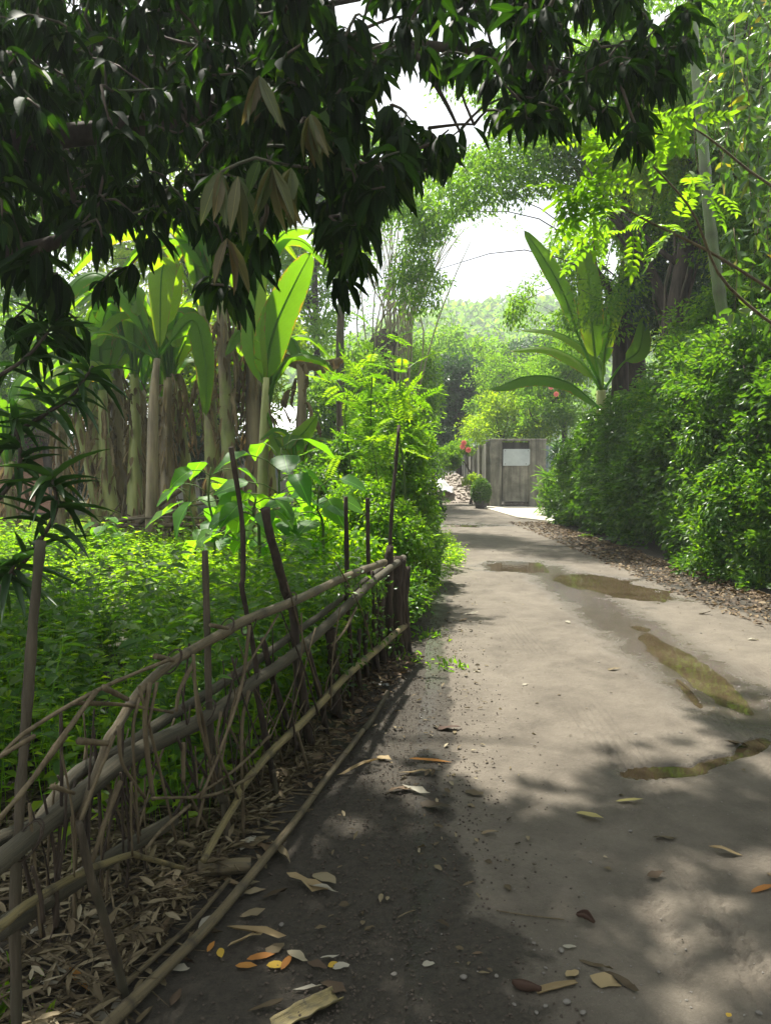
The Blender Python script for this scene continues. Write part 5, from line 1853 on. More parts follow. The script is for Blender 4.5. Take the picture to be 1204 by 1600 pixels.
fn = thing('bamboo_fence', (-.45, 3.2, 0), 'rickety fence of old bamboo rails and crooked sticks along the lane edge', 'fence')


def Z7(x, y): return (x * .54, 820 + y * .54)
def Z8(x, y): return (x * .54, 1150 + y * .54)


def rail(pts, r0, r1, mat, off, node=.28, n=60, name='rail', label=None, wob=.03, sides=10):
    q = [F(p[0], p[1], off) if off is not None else GH(p[0], p[1]) + Vector((0, 0, r0 + .02)) for p in pts]
    off = off or .1
    l = spline(q, n)
    L = np.concatenate([[0], np.cumsum(np.linalg.norm(np.diff(l, axis=0), axis=1))])
    l = l + np.stack([fbm(L * 1.6, L * 0, int(off * 100) + k, 2) - .5 for k in range(3)], 1) * .009
    rr = np.linspace(r0, r1, n) * (1 + .06 * (fbm(L * 7, L * 0, 9, 2) - .5) * 2)
    vv = np.zeros(n)
    if node:
        for c in np.arange(.12, L[-1], node):
            i = int(np.argmin(abs(L - c - rng.uniform(-.03, .03))))
            rr[i] *= 1.13
            vv[i] = 1
    V, T, tw = tube(l, rr, sides, wob=wob)
    return Geo().add(V, T, np.repeat(vv, sides), tw).build(name, M[mat], fn, label=label)


R1 = [Z7(1112, 108), Z7(1000, 150), Z7(850, 220), Z7(720, 270), Z7(650, 310), Z7(570, 355), Z7(500, 400), Z7(430, 455), Z7(380, 515), Z7(340, 580), Z7(310, 620), Z7(290, 680), Z8(230, 240)]
rail(R1, .022, .010, 'bamboo', .03, .33, 90, label='top bamboo rail curving down at its near end')
R2 = [Z7(1165, 95), Z7(1060, 180), Z7(880, 350), Z7(740, 450), Z7(600, 555), Z7(380, 668), (100, 1265), (0, 1348), (-70, 1408)]
rail(R2, .026, .026, 'log', .0, 0, 90, label='thick weathered middle log', wob=.06)
R2b = [Z7(1110, 120), Z7(900, 280), Z7(650, 455), Z7(480, 560), Z7(350, 650), Z7(220, 720), Z8(110, 250), Z8(0, 300), (-60, 1340)]
rail(R2b, .018, .021, 'log', -.07, 0, 80, wob=.08)
R3 = [Z7(1178, 285), Z7(1080, 370), Z7(990, 450), Z7(880, 565), Z7(790, 650), Z7(700, 760), Z8(690, 180), Z8(640, 265), Z8(590, 360)]
rail(R3, .023, .011, 'bamboo_y', .04, .30, 80, label='lower bamboo rail, split and yellow')
R4 = [Z8(530, 385), Z8(410, 352), Z8(370, 348), Z8(230, 402), Z8(80, 490), Z8(0, 553), (-60, 1490)]
rail(R4, .007, .013, 'bamboo_y', .05, .2, 50, label='thin yellow bamboo rail at the lower left')
rail([Z8(500, 240), Z8(350, 330), Z8(200, 430), Z8(90, 500), (0, 1450)], .022, .026, 'log', -.02, 0, 30)
rail([(150, 1640), (190, 1600), Z8(470, 715), Z8(590, 595), Z8(700, 465), Z8(790, 355), Z8(860, 265), Z8(940, 150), (567, 1152)], .018, .013, 'bamboo', None, .28, 70, label='bamboo pole lying along the foot of the fence')
rail([(130, 1610), Z8(430, 680), Z8(560, 560), Z8(660, 440)], .009, .007, 'bamboo', None, .25, 30)
rail([(567, 1150), Z7(1080, 570), Z7(1120, 500)], .016, .014, 'post', None, 0, 12)


def post(pts, r0, r1, mat='post', off=0.0, name='post', wob=.07, n=22, sides=8, sink=True):
    q = [np.array(F(p[0], p[1], off)) for p in pts]
    l = spline(q, n)
    if sink:
        e = l[-1].copy()
        e[2] = min(e[2], -.03)
        l = np.concatenate([l, [e]])
    rr = np.linspace(r0, r1, len(l)) * (1 + .07 * rng.normal(size=len(l)))
    V, T, tw = tube(l, rr, sides, wob=wob)
    return Geo().add(V, T, .2, tw).build(name, M[mat], fn)


post([Z7(120, 45), Z7(100, 250), Z7(80, 520), Z7(60, 790), Z8(45, 500), Z8(50, 834)], .0125, .0135, 'post', -.02)
post([Z7(593, 75), Z7(600, 300), Z7(605, 520), Z7(615, 660), Z7(640, 790), Z8(650, 200), Z8(675, 450)], .0125, .015, 'post', .0)
post([(361, 699), (378, 811), (380, 897), Z7(700, 180), Z7(715, 260), Z7(740, 400), Z7(745, 490), Z7(770, 620), Z7(790, 730), Z8(822, 285)], .010, .014, 'darkpost', -.01, n=30)
post([(414, 795), Z7(780, 20), Z7(820, 170), Z7(850, 260), Z7(855, 350), Z7(875, 480), Z7(890, 600), Z7(915, 750)], .020, .026, 'darkpost', -.03, wob=.16, n=30)
post([(540, 776), Z7(1003, 100), Z7(1003, 200), Z7(1013, 350), Z7(1017, 500), Z7(1010, 600)], .014, .014, 'darkpost', -.04)
post([(574, 778), (576, 897), Z7(1078, 150), Z7(1082, 400)], .014, .014, 'darkpost', -.06)
post([(623, 665), (617, 737), (612, 793), (608, 886), (606, 960), (604, 1045)], .013, .018, 'darkpost', -.04, wob=.12)
post([Z7(760, 330), Z7(790, 450), Z7(830, 560), Z7(870, 650), Z7(925, 770)], .014, .015, 'darkpost', -.03)
post([Z7(890, 360), Z7(920, 470), Z7(945, 600), Z7(955, 720)], .014, .018, 'darkpost', .0)
post([Z7(955, 300), Z7(970, 480), Z7(985, 670)], .030, .040, 'darkpost', -.05, wob=.2)
post([Z8(230, 250), Z8(262, 400), Z8(300, 520), Z8(345, 680), Z8(378, 805)], .0105, .013, 'post', .09)
post([Z8(792, 100), Z8(805, 200), Z8(822, 290)], .009, .012, 'post', .04)
for (x, a, b, r_, o_) in ((1128, 60, 400, .035, -.02), (1152, 90, 415, .045, .0), (1105, 180, 430, .028, -.05), (1165, 100, 395, .03, .03), (1060, 250, 470, .018, -.06), (1090, 230, 450, .018, -.03), (1040, 300, 520, .016, -.04), (1178, 120, 380, .026, .05)):
    post([Z7(x, a), Z7(x - 4, (a + b) / 2), Z7(x + 6, b)], r_ * .9, r_, 'darkpost', o_, wob=.22, n=14)
# stubs and sticks woven through the rails
TW = [([Z7(435, 455), Z7(420, 560), Z7(430, 690), Z7(445, 795)], .009), ([Z7(345, 580), Z7(355, 690), Z7(420, 790)], .006), ([Z7(560, 375), Z7(575, 560), Z7(628, 745)], .006),
      ([Z7(722, 290), Z7(700, 460), Z7(650, 620), Z7(580, 792)], .007), ([Z7(805, 260), Z7(690, 470), Z7(630, 745)], .005), ([Z7(872, 255), Z7(868, 400), Z7(780, 620)], .004),
      ([Z7(490, 390), Z7(300, 470), Z7(90, 590), Z7(0, 672)], .006), ([Z7(280, 480), Z7(170, 630), Z7(80, 757), Z8(0, 235)], .007), ([Z7(215, 515), Z7(350, 520), Z7(500, 542)], .007),
      ([Z7(405, 500), Z7(385, 600), Z7(395, 790), Z8(402, 310)], .005), ([Z8(350, 130), Z8(300, 260), Z8(268, 365)], .008), ([Z7(640, 540), Z7(630, 650), Z7(690, 792)], .006),
      ([Z7(1030, 240), Z7(1000, 300), Z7(960, 350)], .010), ([Z7(560, 400), Z7(520, 480), Z7(510, 540)], .008), ([Z8(330, 0), Z8(230, 250)], .006), ([Z8(550, 200), Z8(470, 270), Z8(420, 330)], .006),
      ([Z7(720, 480), Z7(700, 600), Z8(705, 330)], .008), ([Z7(455, 455), Z7(430, 580)], .006), ([Z7(740, 720), Z7(620, 780), Z8(440, 180)], .006), ([Z7(300, 470), Z7(370, 505)], .009),
      ([Z7(450, 380), Z7(500, 392)], .010), ([Z7(610, 290), Z7(660, 300)], .009), ([Z7(230, 625), Z7(310, 632)], .010), ([Z8(150, 145), Z8(215, 165)], .007), ([Z7(530, 630), Z7(532, 740)], .008),
      ([Z7(565, 640), Z7(572, 760)], .003), ([Z7(860, 600), Z7(900, 740)], .008), ([Z8(100, 0), Z8(0, 60)], .006), ([Z8(190, 0), Z8(90, 130), Z8(0, 240)], .007), ([Z8(885, 130), Z8(800, 240), Z8(730, 340)], .007),
      ([Z7(780, 610), Z7(690, 700), Z7(560, 790)], .006), ([Z7(930, 640), Z7(980, 710)], .005)]
for k, (q, r_) in enumerate(TW):
    post(q, r_, r_ * .75, 'twig', .05 + .01 * (k % 4), name='stick', wob=.05, n=12, sides=6, sink=False)
for k in range(90):    # more crooked sticks between the posts
    px = rng.uniform(60, 600)
    s_ = px / 600
    yb = 1500 - 430 * s_ + rng.uniform(-60, 30)
    ln = rng.uniform(70, 260) * (1.2 - .6 * s_)
    lean = rng.uniform(-60, 60)
    post([(px + lean, yb - ln), (px + lean * .4 + rng.uniform(-8, 8), yb - ln * .5), (px, yb)], rng.uniform(.002, .005), rng.uniform(.002, .007), 'twig' if rng.random() < .5 else 'darkpost', rng.uniform(-.10, .08), name='stick', n=10, sides=6, sink=False)
# cords tying rails to sticks
for (x, y) in (Z7(840, 220), Z7(655, 300), Z7(425, 690), Z7(690, 460), Z7(600, 540), Z8(85, 300), Z7(1020, 230), Z7(960, 320), Z7(720, 290), Z7(790, 650), Z7(500, 395)):
    c = np.array(F(x, y, .02))
    g = Geo()
    for j in range(2):
        t = np.linspace(0, 6.6, 14)
        rr_ = .036 if y < 1250 else .04
        l = c + np.stack([np.cos(t) * rr_ * .8, np.sin(t) * rr_ * .5 + (j - .5) * .012, np.sin(t + .5) * rr_], 1)
        V, T, tw = tube(l, .0022, 4)
        g.add(V, T, .3, tw)
    g.build('tie', M['darkpost'], fn)

# climbing weeds on the far end of the fence
g = Geo()
c_ = np.array([list(F(rng.uniform(520, 650), rng.uniform(880, 1080), rng.uniform(-.25, .05))) for _ in range(90)])
p_, ax_, nh_ = clump_leaves(c_, rng.uniform(.04, .11, 90), 22)
leaf_geo(g, OVAL, p_, ax_, nh_, rng.uniform(.02, .05, len(p_)), .02)
tag(g.build('climbing_weed', M['hedge'], smooth=False), 'small-leaved weed climbing the posts at the far fence end', 'weed')

# ------------------------------------------------------------ cut branches and picket fence in front of the grove
lf = thing('low_picket_fence', (P(270, 800, 13).x, 12.6, 0), 'low fence of short pickets before the pile of cut branches by the bananas', 'fence')
for k in range(34):
    x = P(200 + k * 4.4, 800, 12.7).x
    h_ = rng.uniform(.22, .38)
    V, T, tw = tube([(x, 12.7, -.03), (x + rng.normal(0, .02), 12.7, h_ * .5), (x + rng.normal(0, .03), 12.7, h_)], .014, 5)
    Geo().add(V, T, .3, tw).build('picket', M['twig'], lf)
V, T, tw = tube(spline([P(190, 812, 12.7), P(260, 808, 12.7), P(360, 812, 12.7)], 10), .022, 6)
Geo().add(V, T, .3, tw).build('rail', M['bamboo'], lf)
names = ['long pale cut branch lying on the pile before the bananas', 'thick cut branch propped on the pile before the bananas', 'curved cut branch at the left of the pile', 'cut branch lowest on the pile', 'thin cut branch sticking up from the pile', 'straight cut branch on the right of the pile']
for lab, (a, b, r_) in zip(names, (((150, 822), (300, 800), .05), ((215, 818), (285, 765), .06), ((190, 820), (195, 775), .02), ((160, 828), (250, 822), .045), ((225, 812), (330, 785), .03), ((230, 822), (360, 828), .05))):
    o = P(a[0], a[1], 13.2), P((a[0] + b[0]) / 2, (a[1] + b[1]) / 2 - 4, 13.2), P(b[0], b[1], 13.2)
    V, T, tw = tube(spline(o, 9), np.linspace(r_, r_ * .6, 9), 7, wob=.08)
    tag(Geo().add(V, T, .1, tw).build('cut_branch', M['twig']), lab, 'branch', 'cut branches piled before the bananas')
g = Geo()
n = 420
x = np.array([P(rng.uniform(120, 380), 800, 13.4).x for _ in range(n)])
p = np.stack([x, rng.uniform(12.9, 14.6, n), rng.uniform(.02, .3, n)], 1)
leaf_geo(g, CURL, p, rdir(n) * [1, 1, .25], np.tile([0, 0, 1.], (n, 1)) + rng.normal(0, .4, (n, 3)), rng.uniform(.3, .9, n), rng.uniform(.03, .08, n))
g.build('dry_debris', M['dry'], kind='stuff', label='pile of dry leaves and stalks under the banana stems')

# ------------------------------------------------------------ litter
def ground_leaf(px, py, Lpx, ang, mat, label=None, name='fallen_leaf', asp=.35, tm=CURL, group=None, lift=.008, cat='leaf', curl=1.0):
    """a single fallen leaf; Lpx its length in picture pixels, ang its heading"""
    c = GH(px, py)
    L = .88 * Lpx / 1155 * math.hypot(c.y, 1.5)
    V0, T0 = tm
    V1 = V0.copy()
    V1[:, 2] *= curl * rng.uniform(.7, 1.2)
    V1[:, 0] -= .5
    V1[:, 1] += .35 * (rng.random() - .5) * (V1[:, 0] + .5) ** 2
    if mat in ('dry', 'brownleaf', 'tan', 'white', 'darkbrown'):
        V1[1:-1] += rng.normal(0, 1, (len(V1) - 2, 3)) * [.02, .07, .06]
        V1[:, 2] += .25 * rng.random() * np.abs(V1[:, 0]) * rng.choice([-1, 1])
    V = V1 * [L, L * asp, L * .5]
    ca, sa = math.cos(ang), math.sin(ang)
    tx, ty = rng.normal(0, .10), rng.normal(0, .12)
    X = V[:, 0] * ca - V[:, 1] * sa
    Y = V[:, 0] * sa + V[:, 1] * ca
    Z = V[:, 2] + V[:, 0] * tx + V[:, 1] * ty
    zz = hgt(X + c.x, Y + c.y)
    Z = Z + max(0, float((zz - Z).max())) * 1.0 + .002
    g = Geo()
    tw = np.concatenate([V0[:, :2], np.zeros((len(V0), 1))], 1)
    g.add(np.stack([X, Y, Z], 1), T0, rng.random(), tw)
    o = g.build(name, M[mat], loc=None, smooth=True)
    # set the object's own origin at the leaf
    o.location = (c.x, c.y, 0)
    return tag(o, label, cat, group)


NL = [
    (920, 1279, 50, -.75, 'paleyellow', 'long pale yellow leaf on the sunny road below the middle of the lane', .3),
    (983, 1253, 46, -.15, 'paleyellow', 'narrow pale yellow leaf beside the small front puddle', .25),
    (1132, 1335, 52, -.35, 'tan', 'curled tan leaf at the right in the shade band', .25),
    (1024, 1372, 34, .2, 'brownleaf', 'small crumpled brown leaf right of the dark pod on the road', .5),
    (1190, 1390, 48, .35, 'orange', 'orange-brown leaf cut by the right frame edge', .25),
    (1038, 1310, 42, -.1, 'dry', 'withered thin leaf between the pale yellow leaf and the curled tan one', .25),
    (945, 1537, 46, -.4, 'tan', 'round flat tan leaf at the bottom of the road', .62),
    (968, 1535, 60, -.85, 'dry', 'narrow dry leaf overlapping the round tan leaf', .2),
    (930, 1510, 56, -.7, 'dry', 'dry bent leaf above the round tan leaf', .2),
    (893, 1524, 30, .7, 'tan', 'small curled tan leaf left of the round one', .5),
    (889, 1482, 22, 0, 'white', 'small whitish leaf scrap above the round tan leaf', .4),
    (740, 1242, 34, -.6, 'dry', 'pointed tan leaf standing up at the edge of the dark soil', .5),
    (765, 1304, 30, 0, 'brownleaf', 'pinkish brown flat leaf on the shaded road centre', .35),
    (887, 973, 14, 1.4, 'white', 'white leaf in the middle of the road before the big puddle', .6),
    (958, 1047, 24, .2, 'dry', 'small brown leaf left of the long rut puddle', .4),
    (669, 1508, 20, .1, 'white', 'pale oval leaf near the soil edge at the bottom', .6),
    (1137, 1592, 12, .8, 'yellow', 'tiny yellow leaf at the bottom right edge', .7),
    (745, 1490, 18, .1, 'brownleaf', 'small rust leaf left of the pod at the bottom', .3),
    (820, 1070, 12, .3, 'white', 'tiny white scrap on the road centre', .5),
    (1150, 1165, 40, -.1, 'dry', 'pale broken leaf at the right edge beside the puddles', .4),
    (700, 1140, 40, .1, 'darkbrown', 'dark crumpled leaf on the soil left of the road', .5),
    (735, 960, 28, .1, 'white', 'pale leaf on the road edge beyond the fence end', .3),
    (745, 1050, 14, 0, 'white', 'small pale leaf on the left of the sunny road', .4),
    (723, 970, 22, .8, 'brownleaf', 'brown leaf by the weeds at the fence end', .4),
    (1175, 1000, 22, 0, 'white', 'pale leaf at the right edge of the road below the hedge', .35),
    (1100, 960, 24, .1, 'dry', 'straw-coloured leaf before the hedge litter', .25),
    (650, 1207, 62, .0, 'tan', 'flat pale bamboo sliver on the soil, nearest the road', .14),
    (672, 1190, 74, -.1, 'orange', 'long orange bamboo sheath on the dark soil', .14),
    (560, 1205, 84, .55, 'tan', 'long split tan sheath at the foot of the fence', .12),
    (600, 1187, 30, -.6, 'tan', 'short curled tan leaf beside the split sheath', .45),
    (650, 1237, 62, -.75, 'white', 'long bleached curled husk on the soil', .16),
    (680, 1265, 60, -.6, 'dry', 'crumpled brown husk under the bleached one', .35),
    (625, 1235, 40, .0, 'brownleaf', 'flat brown leaf left of the bleached husk', .4),
    (345, 1490, 24, -1.2, 'yellow', 'single pale yellow-tipped leaf under the ground pole', .5),
    (330, 1480, 24, 1.3, 'orange', 'upright orange-brown leaf next to the ground pole', .35),
    (385, 1512, 34, -.1, 'orange', 'orange leaf left of the bright yellow one', .4),
    (408, 1497, 44, .35, 'orange', 'orange leaf curling over the bright yellow one', .3),
    (432, 1508, 30, .2, 'yellow', 'bright yellow crumpled leaf in the heap by the fence', .6),
    (448, 1506, 34, 1.2, 'orange', 'amber leaf right of the bright yellow one', .35),
    (465, 1495, 40, -.5, 'dry', 'tan leaf at the right of the yellow leaf heap', .5),
    (430, 1482, 36, .9, 'dry', 'tan upright leaf behind the bright yellow one', .6),
    (520, 1508, 16, .4, 'yellow', 'small round yellow leaf right of the heap', .8),
    (495, 1510, 34, -.4, 'brownleaf', 'green-brown shrivelled leaf right of the heap', .35),
    (515, 1497, 30, .2, 'white', 'thin whitish leaf above the small round yellow one', .2),
    (533, 1512, 26, .2, 'white', 'silvery crumpled scrap at the right end of the leaf trail', .5),
    (480, 1546, 44, .1, 'white', 'narrow silvery leaf below the leaf heap', .18),
    (415, 1575, 54, .4, 'dry', 'curved brown leaf at the bottom left of the soil', .2),
    (400, 1465, 110, -.42, 'tan', 'long tan husk strip pointing at the leaf heap', .1),
    (385, 1470, 60, .5, 'tan', 'short tan husk crossing the long strip', .14),
    (275, 1560, 36, 1.5, 'brownleaf', 'greyish leaf lying beyond the ground pole', .4),
    (520, 1545, 44, -.5, 'brownleaf', 'crumpled brown leaf at the head of the split bamboo piece', .5),
    (480, 1385, 84, -.55, 'tan', 'large husk on the soil right of the fence foot', .22),
    (505, 1380, 60, -.9, 'dry', 'curled husk over the large one', .4),
    (500, 1392, 70, -.5, 'white', 'bleached husk strip over the large one', .14),
    (440, 1335, 80, -1.1, 'dry', 'upright husk leaning on the ground pole', .2),
    (395, 1430, 40, .3, 'dry', 'tan leaf just outside the ground pole', .35),
    (395, 1395, 44, .4, 'dry', 'dry leaf touching the ground pole', .25),
    (430, 1400, 40, .2, 'dry', 'dry pale leaf by the husk pile', .3),
    (120, 1530, 90, -.8, 'orange', 'orange split husk in the litter under the fence', .16),
]
for (px, py, Lp, an, m_, lab, asp) in NL:
    ground_leaf(px, py, Lp, an, m_, lab, asp=asp, curl=.7)

# split bamboo piece at the bottom, dark pod, twig, short cut length of bamboo
def shell(name, pts, r, mat, label, cat, arc=3.6, rot=0.0, n=14):
    l = spline(pts, n)
    g = Geo()
    tan = l[-1] - l[0]
    tan /= np.linalg.norm(tan)
    s = np.cross(tan, [0, 0, 1.])
    s /= np.linalg.norm(s)
    u = np.cross(s, tan)
    an = np.linspace(-arc / 2, arc / 2, 9) + rot
    rr = np.broadcast_to(np.asarray(r, float), (n,))
    V = np.concatenate([l[i] + (s[None] * np.sin(an)[:, None] - u[None] * np.cos(an)[:, None]) * rr[i] * (1 + .06 * rng.normal()) for i in range(n)])
    T = []
    for i in range(n - 1):
        for j in range(8):
            a = i * 9 + j
            T += [(a, a + 1, a + 10), (a, a + 10, a + 9)]
    g.add(V, T, 0, np.stack([np.repeat(np.linspace(0, 1, n), 9), np.tile(an, n), np.zeros(n * 9)], 1))
    o = g.build(name, M[mat])
    md = o.modifiers.new('thick', 'SOLIDIFY')
    md.thickness = .0025
    return tag(o, label, cat)


a, b = GH(430, 1612), GH(528, 1560)
shell('split_bamboo', [a + Vector((0, 0, .03)), (a + b) / 2 + Vector((0, 0, .034)), b + Vector((0, 0, .03))], .026, 'bamboo_y', 'split bamboo piece with orange edge at the bottom of the frame', 'bamboo piece', 2.6)
a, b = GH(800, 1542), GH(845, 1550)
shell('seed_pod', [a + Vector((0, 0, .018)), (a + b) / 2 + Vector((0, 0, .016)), b + Vector((0, 0, .012))], [.004, .010, .013, .015, .016, .016, .016, .015, .014, .012, .01, .009, .008, .007], 'darkbrown', 'dark curled husk with a tan stalk at the bottom of the road', 'husk', 4.2, .5)
a, b = GH(838, 1552), GH(900, 1538)
shell('husk_strip', [a + Vector((0, 0, .014)), (a + b) / 2 + Vector((0, 0, .016)), b + Vector((0, 0, .012))], [.010] * 8 + [.009, .008, .007, .006, .005, .004], 'tan', 'tan stalk strip joined to the dark curled husk', 'husk', 2.8)
a, b = GH(900, 1436), GH(928, 1446)
shell('seed_pod', [a + Vector((0, 0, .02)), (a + b) / 2 + Vector((0, 0, .03)), b + Vector((0, 0, .012))], [.002, .006, .009, .011, .012, .013, .013, .013, .012, .011, .009, .007, .005, .002], 'darkbrown', 'small dark curved pod alone in the shaded road', 'seed pod', 4.0)
q = [GH(775, 1425), GH(820, 1432), GH(880, 1439)]
V, T, tw = tube(spline([p + Vector((0, 0, .006)) for p in q], 10), .0022, 5)
tag(Geo().add(V, T, .2, tw).build('twig', M['twig']), 'thin pale twig lying across the shaded road', 'twig')
q = [GH(620, 1436), GH(635, 1428), GH(648, 1424)]
V, T, tw = tube(spline([p + Vector((0, 0, .005)) for p in q], 8), .0022, 5)
tag(Geo().add(V, T, .2, tw).build('twig', M['twig']), 'short bent twig on the dark soil edge', 'twig')
a, b = GH(310, 1372), GH(392, 1366)
a, b = a + Vector((0, 0, .035)), b + Vector((0, 0, .035))
lg = thing('cut_bamboo', tuple((a + b) / 2), 'short cut length of thick bamboo lying in the litter under the fence', 'bamboo piece')
lg.location.z = 0
l = spline([a, (a + b) / 2, b], 14)
V, T, tw = tube(l, [.026, .027, .027, .027, .028, .031, .028, .027, .027, .027, .027, .027, .026, .025], 14)
vv = np.zeros(14)
vv[5] = 1
Geo().add(V, T, np.repeat(vv, 14), tw).build('cane', M['bamboo'], lg)

# litter under the fence: individual pieces, then the mass
def fence_x(y): return -.78 + .242 * (y - 1.97)


cands = []
while len(cands) < 210:
    px, py = rng.uniform(0, 440), rng.uniform(1230, 1600)
    if px > 190 + (1600 - py) * .80 + 30: continue
    cands.append((px, py))
for (px, py) in cands:
    mm = 'dry' if rng.random() < .75 else ('brownleaf' if rng.random() < .6 else 'white')
    long_ = rng.random() < .4
    where = ('left of the leftmost stick post' if px < 30 else 'between the leftmost stick post and the short leaning stick' if px < 120 + (py - 1250) * .22 else
             'beside the short cut length of bamboo' if 270 < px < 430 and 1330 < py < 1420 else 'behind the second stick post below the log' if py < 1330 else 'between the short leaning stick and the ground pole')
    lab = {'dry': 'straw-coloured', 'brownleaf': 'brown', 'white': 'bleached'}[mm] + (' narrow strip' if long_ else ' curled leaf') + ' in the litter ' + where
    ground_leaf(px, py, rng.uniform(30, 80) if long_ else rng.uniform(22, 50), rng.random() * 6.28, mm, lab, asp=rng.uniform(.08, .16) if long_ else rng.uniform(.25, .42), group=lab.replace('strip', 'strips').replace('curled leaf', 'curled leaves'))


def litter(name, label, n, xf, yr, mat, size, asp=(.15, .4), zr=.02, tm=CURL, kindlab='stuff'):
    y = rng.uniform(*yr, n)
    x = xf(y, rng.random(n))
    p = np.stack([x, y, hgt(x, y) + .004 + zr * rng.random(n)], 1)
    a = rng.random(n) * 6.283
    ax = np.stack([np.cos(a), np.sin(a), rng.normal(0, .14, n)], 1)
    nh = np.stack([rng.normal(0, .35, n), rng.normal(0, .35, n), np.ones(n)], 1)
    L = size * rng.uniform(.5, 1.6, n)
    g = Geo()
    leaf_geo(g, tm, p, ax, nh, L, L * rng.uniform(asp[0], asp[1], n))
    return g.build(name, M[mat], kind='stuff', label=label)


litter('dry_litter', 'mat of dry bamboo leaves and straw under the fence', 7500, lambda y, u: fence_x(y) + .06 - 1.7 * u ** 1.3, (1.2, 3.9), 'dry', .06, (.07, .28), .06)
litter('dry_litter', 'thin brown leaf litter under the middle of the fence', 1500, lambda y, u: fence_x(y) + .16 - .7 * u, (3.2, 5.6), 'brownleaf', .05, (.2, .5), .03)
litter('leaf_litter', 'band of brown leaf litter under the right hedge', 6500, lambda y, u: 4.15 - .03 * (y - 8) - .85 * u ** 2.2, (5.0, 18), 'brownleaf', .055, (.3, .6), .02, OVAL)
litter('leaf_scraps', 'scattered small leaf scraps on the road', 260, lambda y, u: Ledge(y) + (Redge(y) - Ledge(y)) * u, (2, 16), 'dry', .022, (.3, .7), .004, OVAL)
litter('leaf_scraps', 'small leaf scraps along the left verge', 330, lambda y, u: Ledge(y) - .35 + .8 * u, (2, 9), 'dry', .03, (.2, .6), .006, CURL)
g = Geo()   # straw stalks in the litter
for k in range(900):
    y = rng.uniform(1.3, 3.9)
    x = fence_x(y) + .05 - 1.5 * rng.random() ** 1.2
    a = rng.random() * 3.14
    L = rng.uniform(.12, .45)
    z = .02 + rng.random() * .06
    d_ = np.array([math.cos(a), math.sin(a), rng.normal(0, .1)]) * L / 2
    c = np.array([x, y, z])
    V, T, tw = tube([c - d_, c + rng.normal(0, .012, 3), c + d_], rng.uniform(.001, .004), 4)
    g.add(V, T, .1, tw)
g.build('straw_stalks', M['twig'], kind='stuff', label='loose stalks and straw lying in the litter under the fence')

# stones and crumbs
n = 2600
y = 1.6 + 9 * rng.random(n) ** 1.6
x = Ledge(y) + (Redge(y) - Ledge(y)) * rng.random(n)
g = Geo()
s_ = rng.uniform(.0015, .0055, n) * (1 + 1.2 * (rng.random(n) < .03))
stones(g, np.stack([x, y, hgt(x, y) + s_ * .2], 1), s_)
g.build('gravel', M['pebble'], smooth=False, kind='stuff', label='fine grit and small pebbles on the road')
n = 6000
y = 1.5 + 5.5 * rng.random(n) ** 1.5
x = Ledge(y) - .12 + .26 * rng.normal(size=n)
g = Geo()
s_ = rng.uniform(.0015, .007, n)
stones(g, np.stack([x, y, hgt(x, y) + s_ * .3], 1), s_, .8)
g.build('soil_crumbs', M['soilcrumb'], smooth=False, kind='stuff', label='dark soil crumbs on the left verge')
for k, (px, py, r_, lab) in enumerate(((876, 1488, 13, 'largest pebble on the sunny patch left of the tyre tread'), (910, 1585, 11, 'pale stone at the bottom of the road under the round leaf'), (885, 1568, 14, 'flat grey stone at the bottom of the road'), (852, 1574, 9, 'small grey stone left of the flat one at the bottom'),
                                       (724, 1530, 14, 'grey stone on the lower left of the road'), (852, 1514, 8, 'small pebble right of the pod'), (1028, 1520, 8, 'small stone low on the right of the road'), (837, 1584, 9, 'stone at the very bottom near the centre right'), (775, 1527, 9, 'pale pebble between grey stone and pod'),
                                       (833, 1475, 8, 'small dark pebble beneath the twig'), (984, 1300, 8, 'pebble near the small front puddle'), (1184, 1585, 12, 'stone in the bottom right corner'), (440, 1447, 11, 'pale stone on the soil above the leaf heap'), (615, 1524, 10, 'white stone on the soil edge at the bottom'), (612, 1500, 6, 'tiny white stone on the soil edge'),
                                       (803, 1571, 8, 'rounded stone at the bottom left of the pod'))):
    c = GH(px, py)
    g = Geo()
    r = r_ / 1155 * math.hypot(c.y, 1.5) * .55
    stones(g, [(0, 0, r * .35)], [r], .7, .5)
    o = g.build('stone', M['pebble'], smooth=False)
    o.location = (c.x, c.y, H(c.x, c.y))
    sub = o.modifiers.new('round', 'SUBSURF')
    sub.levels = sub.render_levels = 2
    tag(o, lab, 'stone')

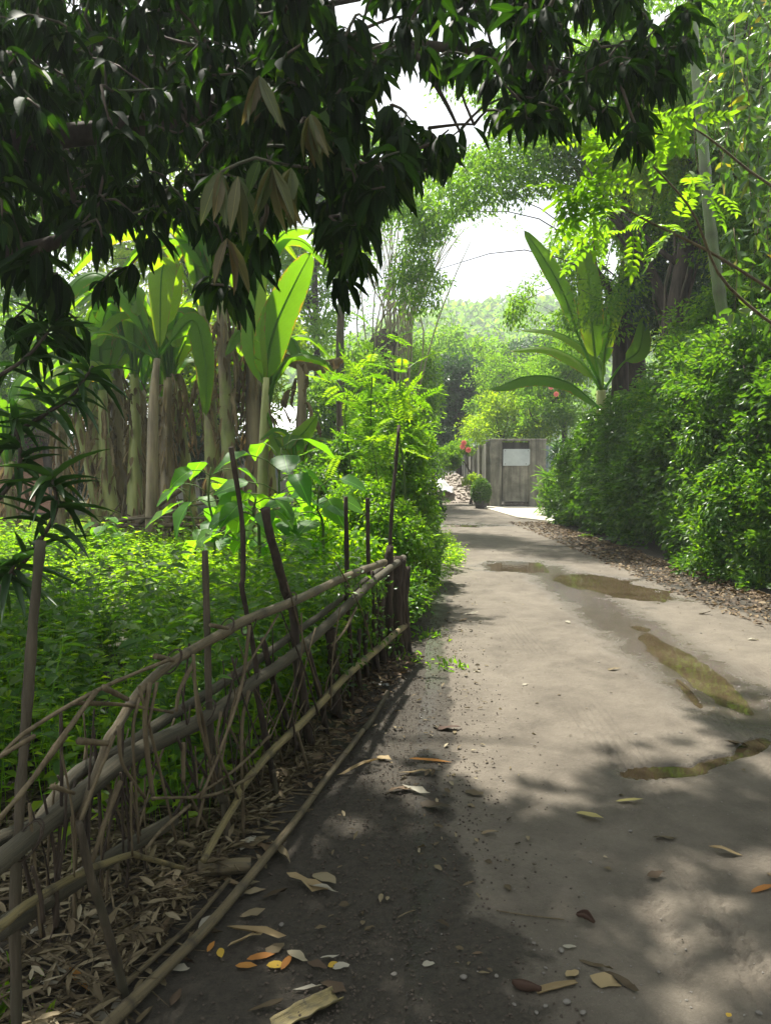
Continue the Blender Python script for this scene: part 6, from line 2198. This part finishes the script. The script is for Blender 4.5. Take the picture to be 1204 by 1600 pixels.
# little weeds at the fence end
for (px, py, n, lab) in ((690, 1040, 40, 'small green weed on the verge just past the fence end'), (662, 995, 50, 'weed tuft at the road edge beside the last fence posts'), (640, 1030, 40, 'weed tuft at the foot of the last fence posts'), (915, 838, 60, 'yellow-green grass tuft before the apron'), (0, 1590, 30, 'green seedling in the bottom left corner')):
    c = GH(px, py)
    r_ = thing('weed', (c.x, c.y, 0), lab, 'weed')
    g = Geo()
    p = np.array([c.x, c.y, H(c.x, c.y)]) + rng.normal(0, 1, (n, 3)) * [.08, .09, .0] + [0, 0, .005]
    leaf_geo(g, OVAL, p, rdir(n, up=.8), rdir(n, up=.8), rng.uniform(.03, .07, n), .018)
    g.build('foliage', M['bush'], r_, smooth=False)

# ------------------------------------------------------------ trees behind the camera and beside the lane, unseen, added to dim the sky light
for (nm, x, y, w_, h0, h1, k) in (('tree', 6.5, 0.5, 3.4, 3.2, 8.5, 150), ('tree', -7.5, 1.5, 3.0, 1.5, 7.5, 150), ('tree', 1.0, -9, 5.0, .8, 7.5, 220)):
    r_ = thing(nm, (x, y, 0), {6.5: 'leafy tree over the near right hedge', -7.5: 'leafy tree left of the plot beside the mango', 1.0: 'leafy tree over the lane behind the viewpoint'}[x] + ', unseen, added to dim the light', 'tree')
    V, T, tw = tube(spline([(x, y, -.1), (x + .1, y, 2), (x, y - .2, 4.5)], 8), np.linspace(.2, .1, 8), 8)
    Geo().add(V, T, .3, tw).build('trunk', M['darkbark'], r_)
    d_ = rdir(k) * rng.random((k, 1)) ** .4
    c_ = np.array([x, y, (h0 + h1) / 2]) + d_ * [w_, w_, (h1 - h0) / 2]
    if x == 6.5:
        px, py, zc = proj(c_)
        c_ = c_[~((zc > 0) & (px < 1320) & (py > -150)) & (c_[:, 1] < 3.2)]
    p_, ax_, nh_ = clump_leaves(c_, np.full(len(c_), .75), 60)
    g = Geo()
    leaf_geo(g, TINY, p_, ax_, nh_, .24, .14)
    g.build('crown', M['tree_dark'], r_, smooth=False)

# ------------------------------------------------------------ air
if HAZE > 0:
    g = Geo()
    box(g, (20, 80, 24), (420, 400, 52))
    hz = g.build('haze', None, kind='stuff', smooth=False)
    m, N, L = new_mat('haze')
    out = N.new('ShaderNodeOutputMaterial')
    v = N.new('ShaderNodeVolumePrincipled')
    v.inputs['Color'].default_value = (.93, .97, 1, 1)
    v.inputs['Density'].default_value = HAZE
    v.inputs['Anisotropy'].default_value = .3
    L.new(v.outputs[0], out.inputs['Volume'])
    hz.data.materials.append(m)
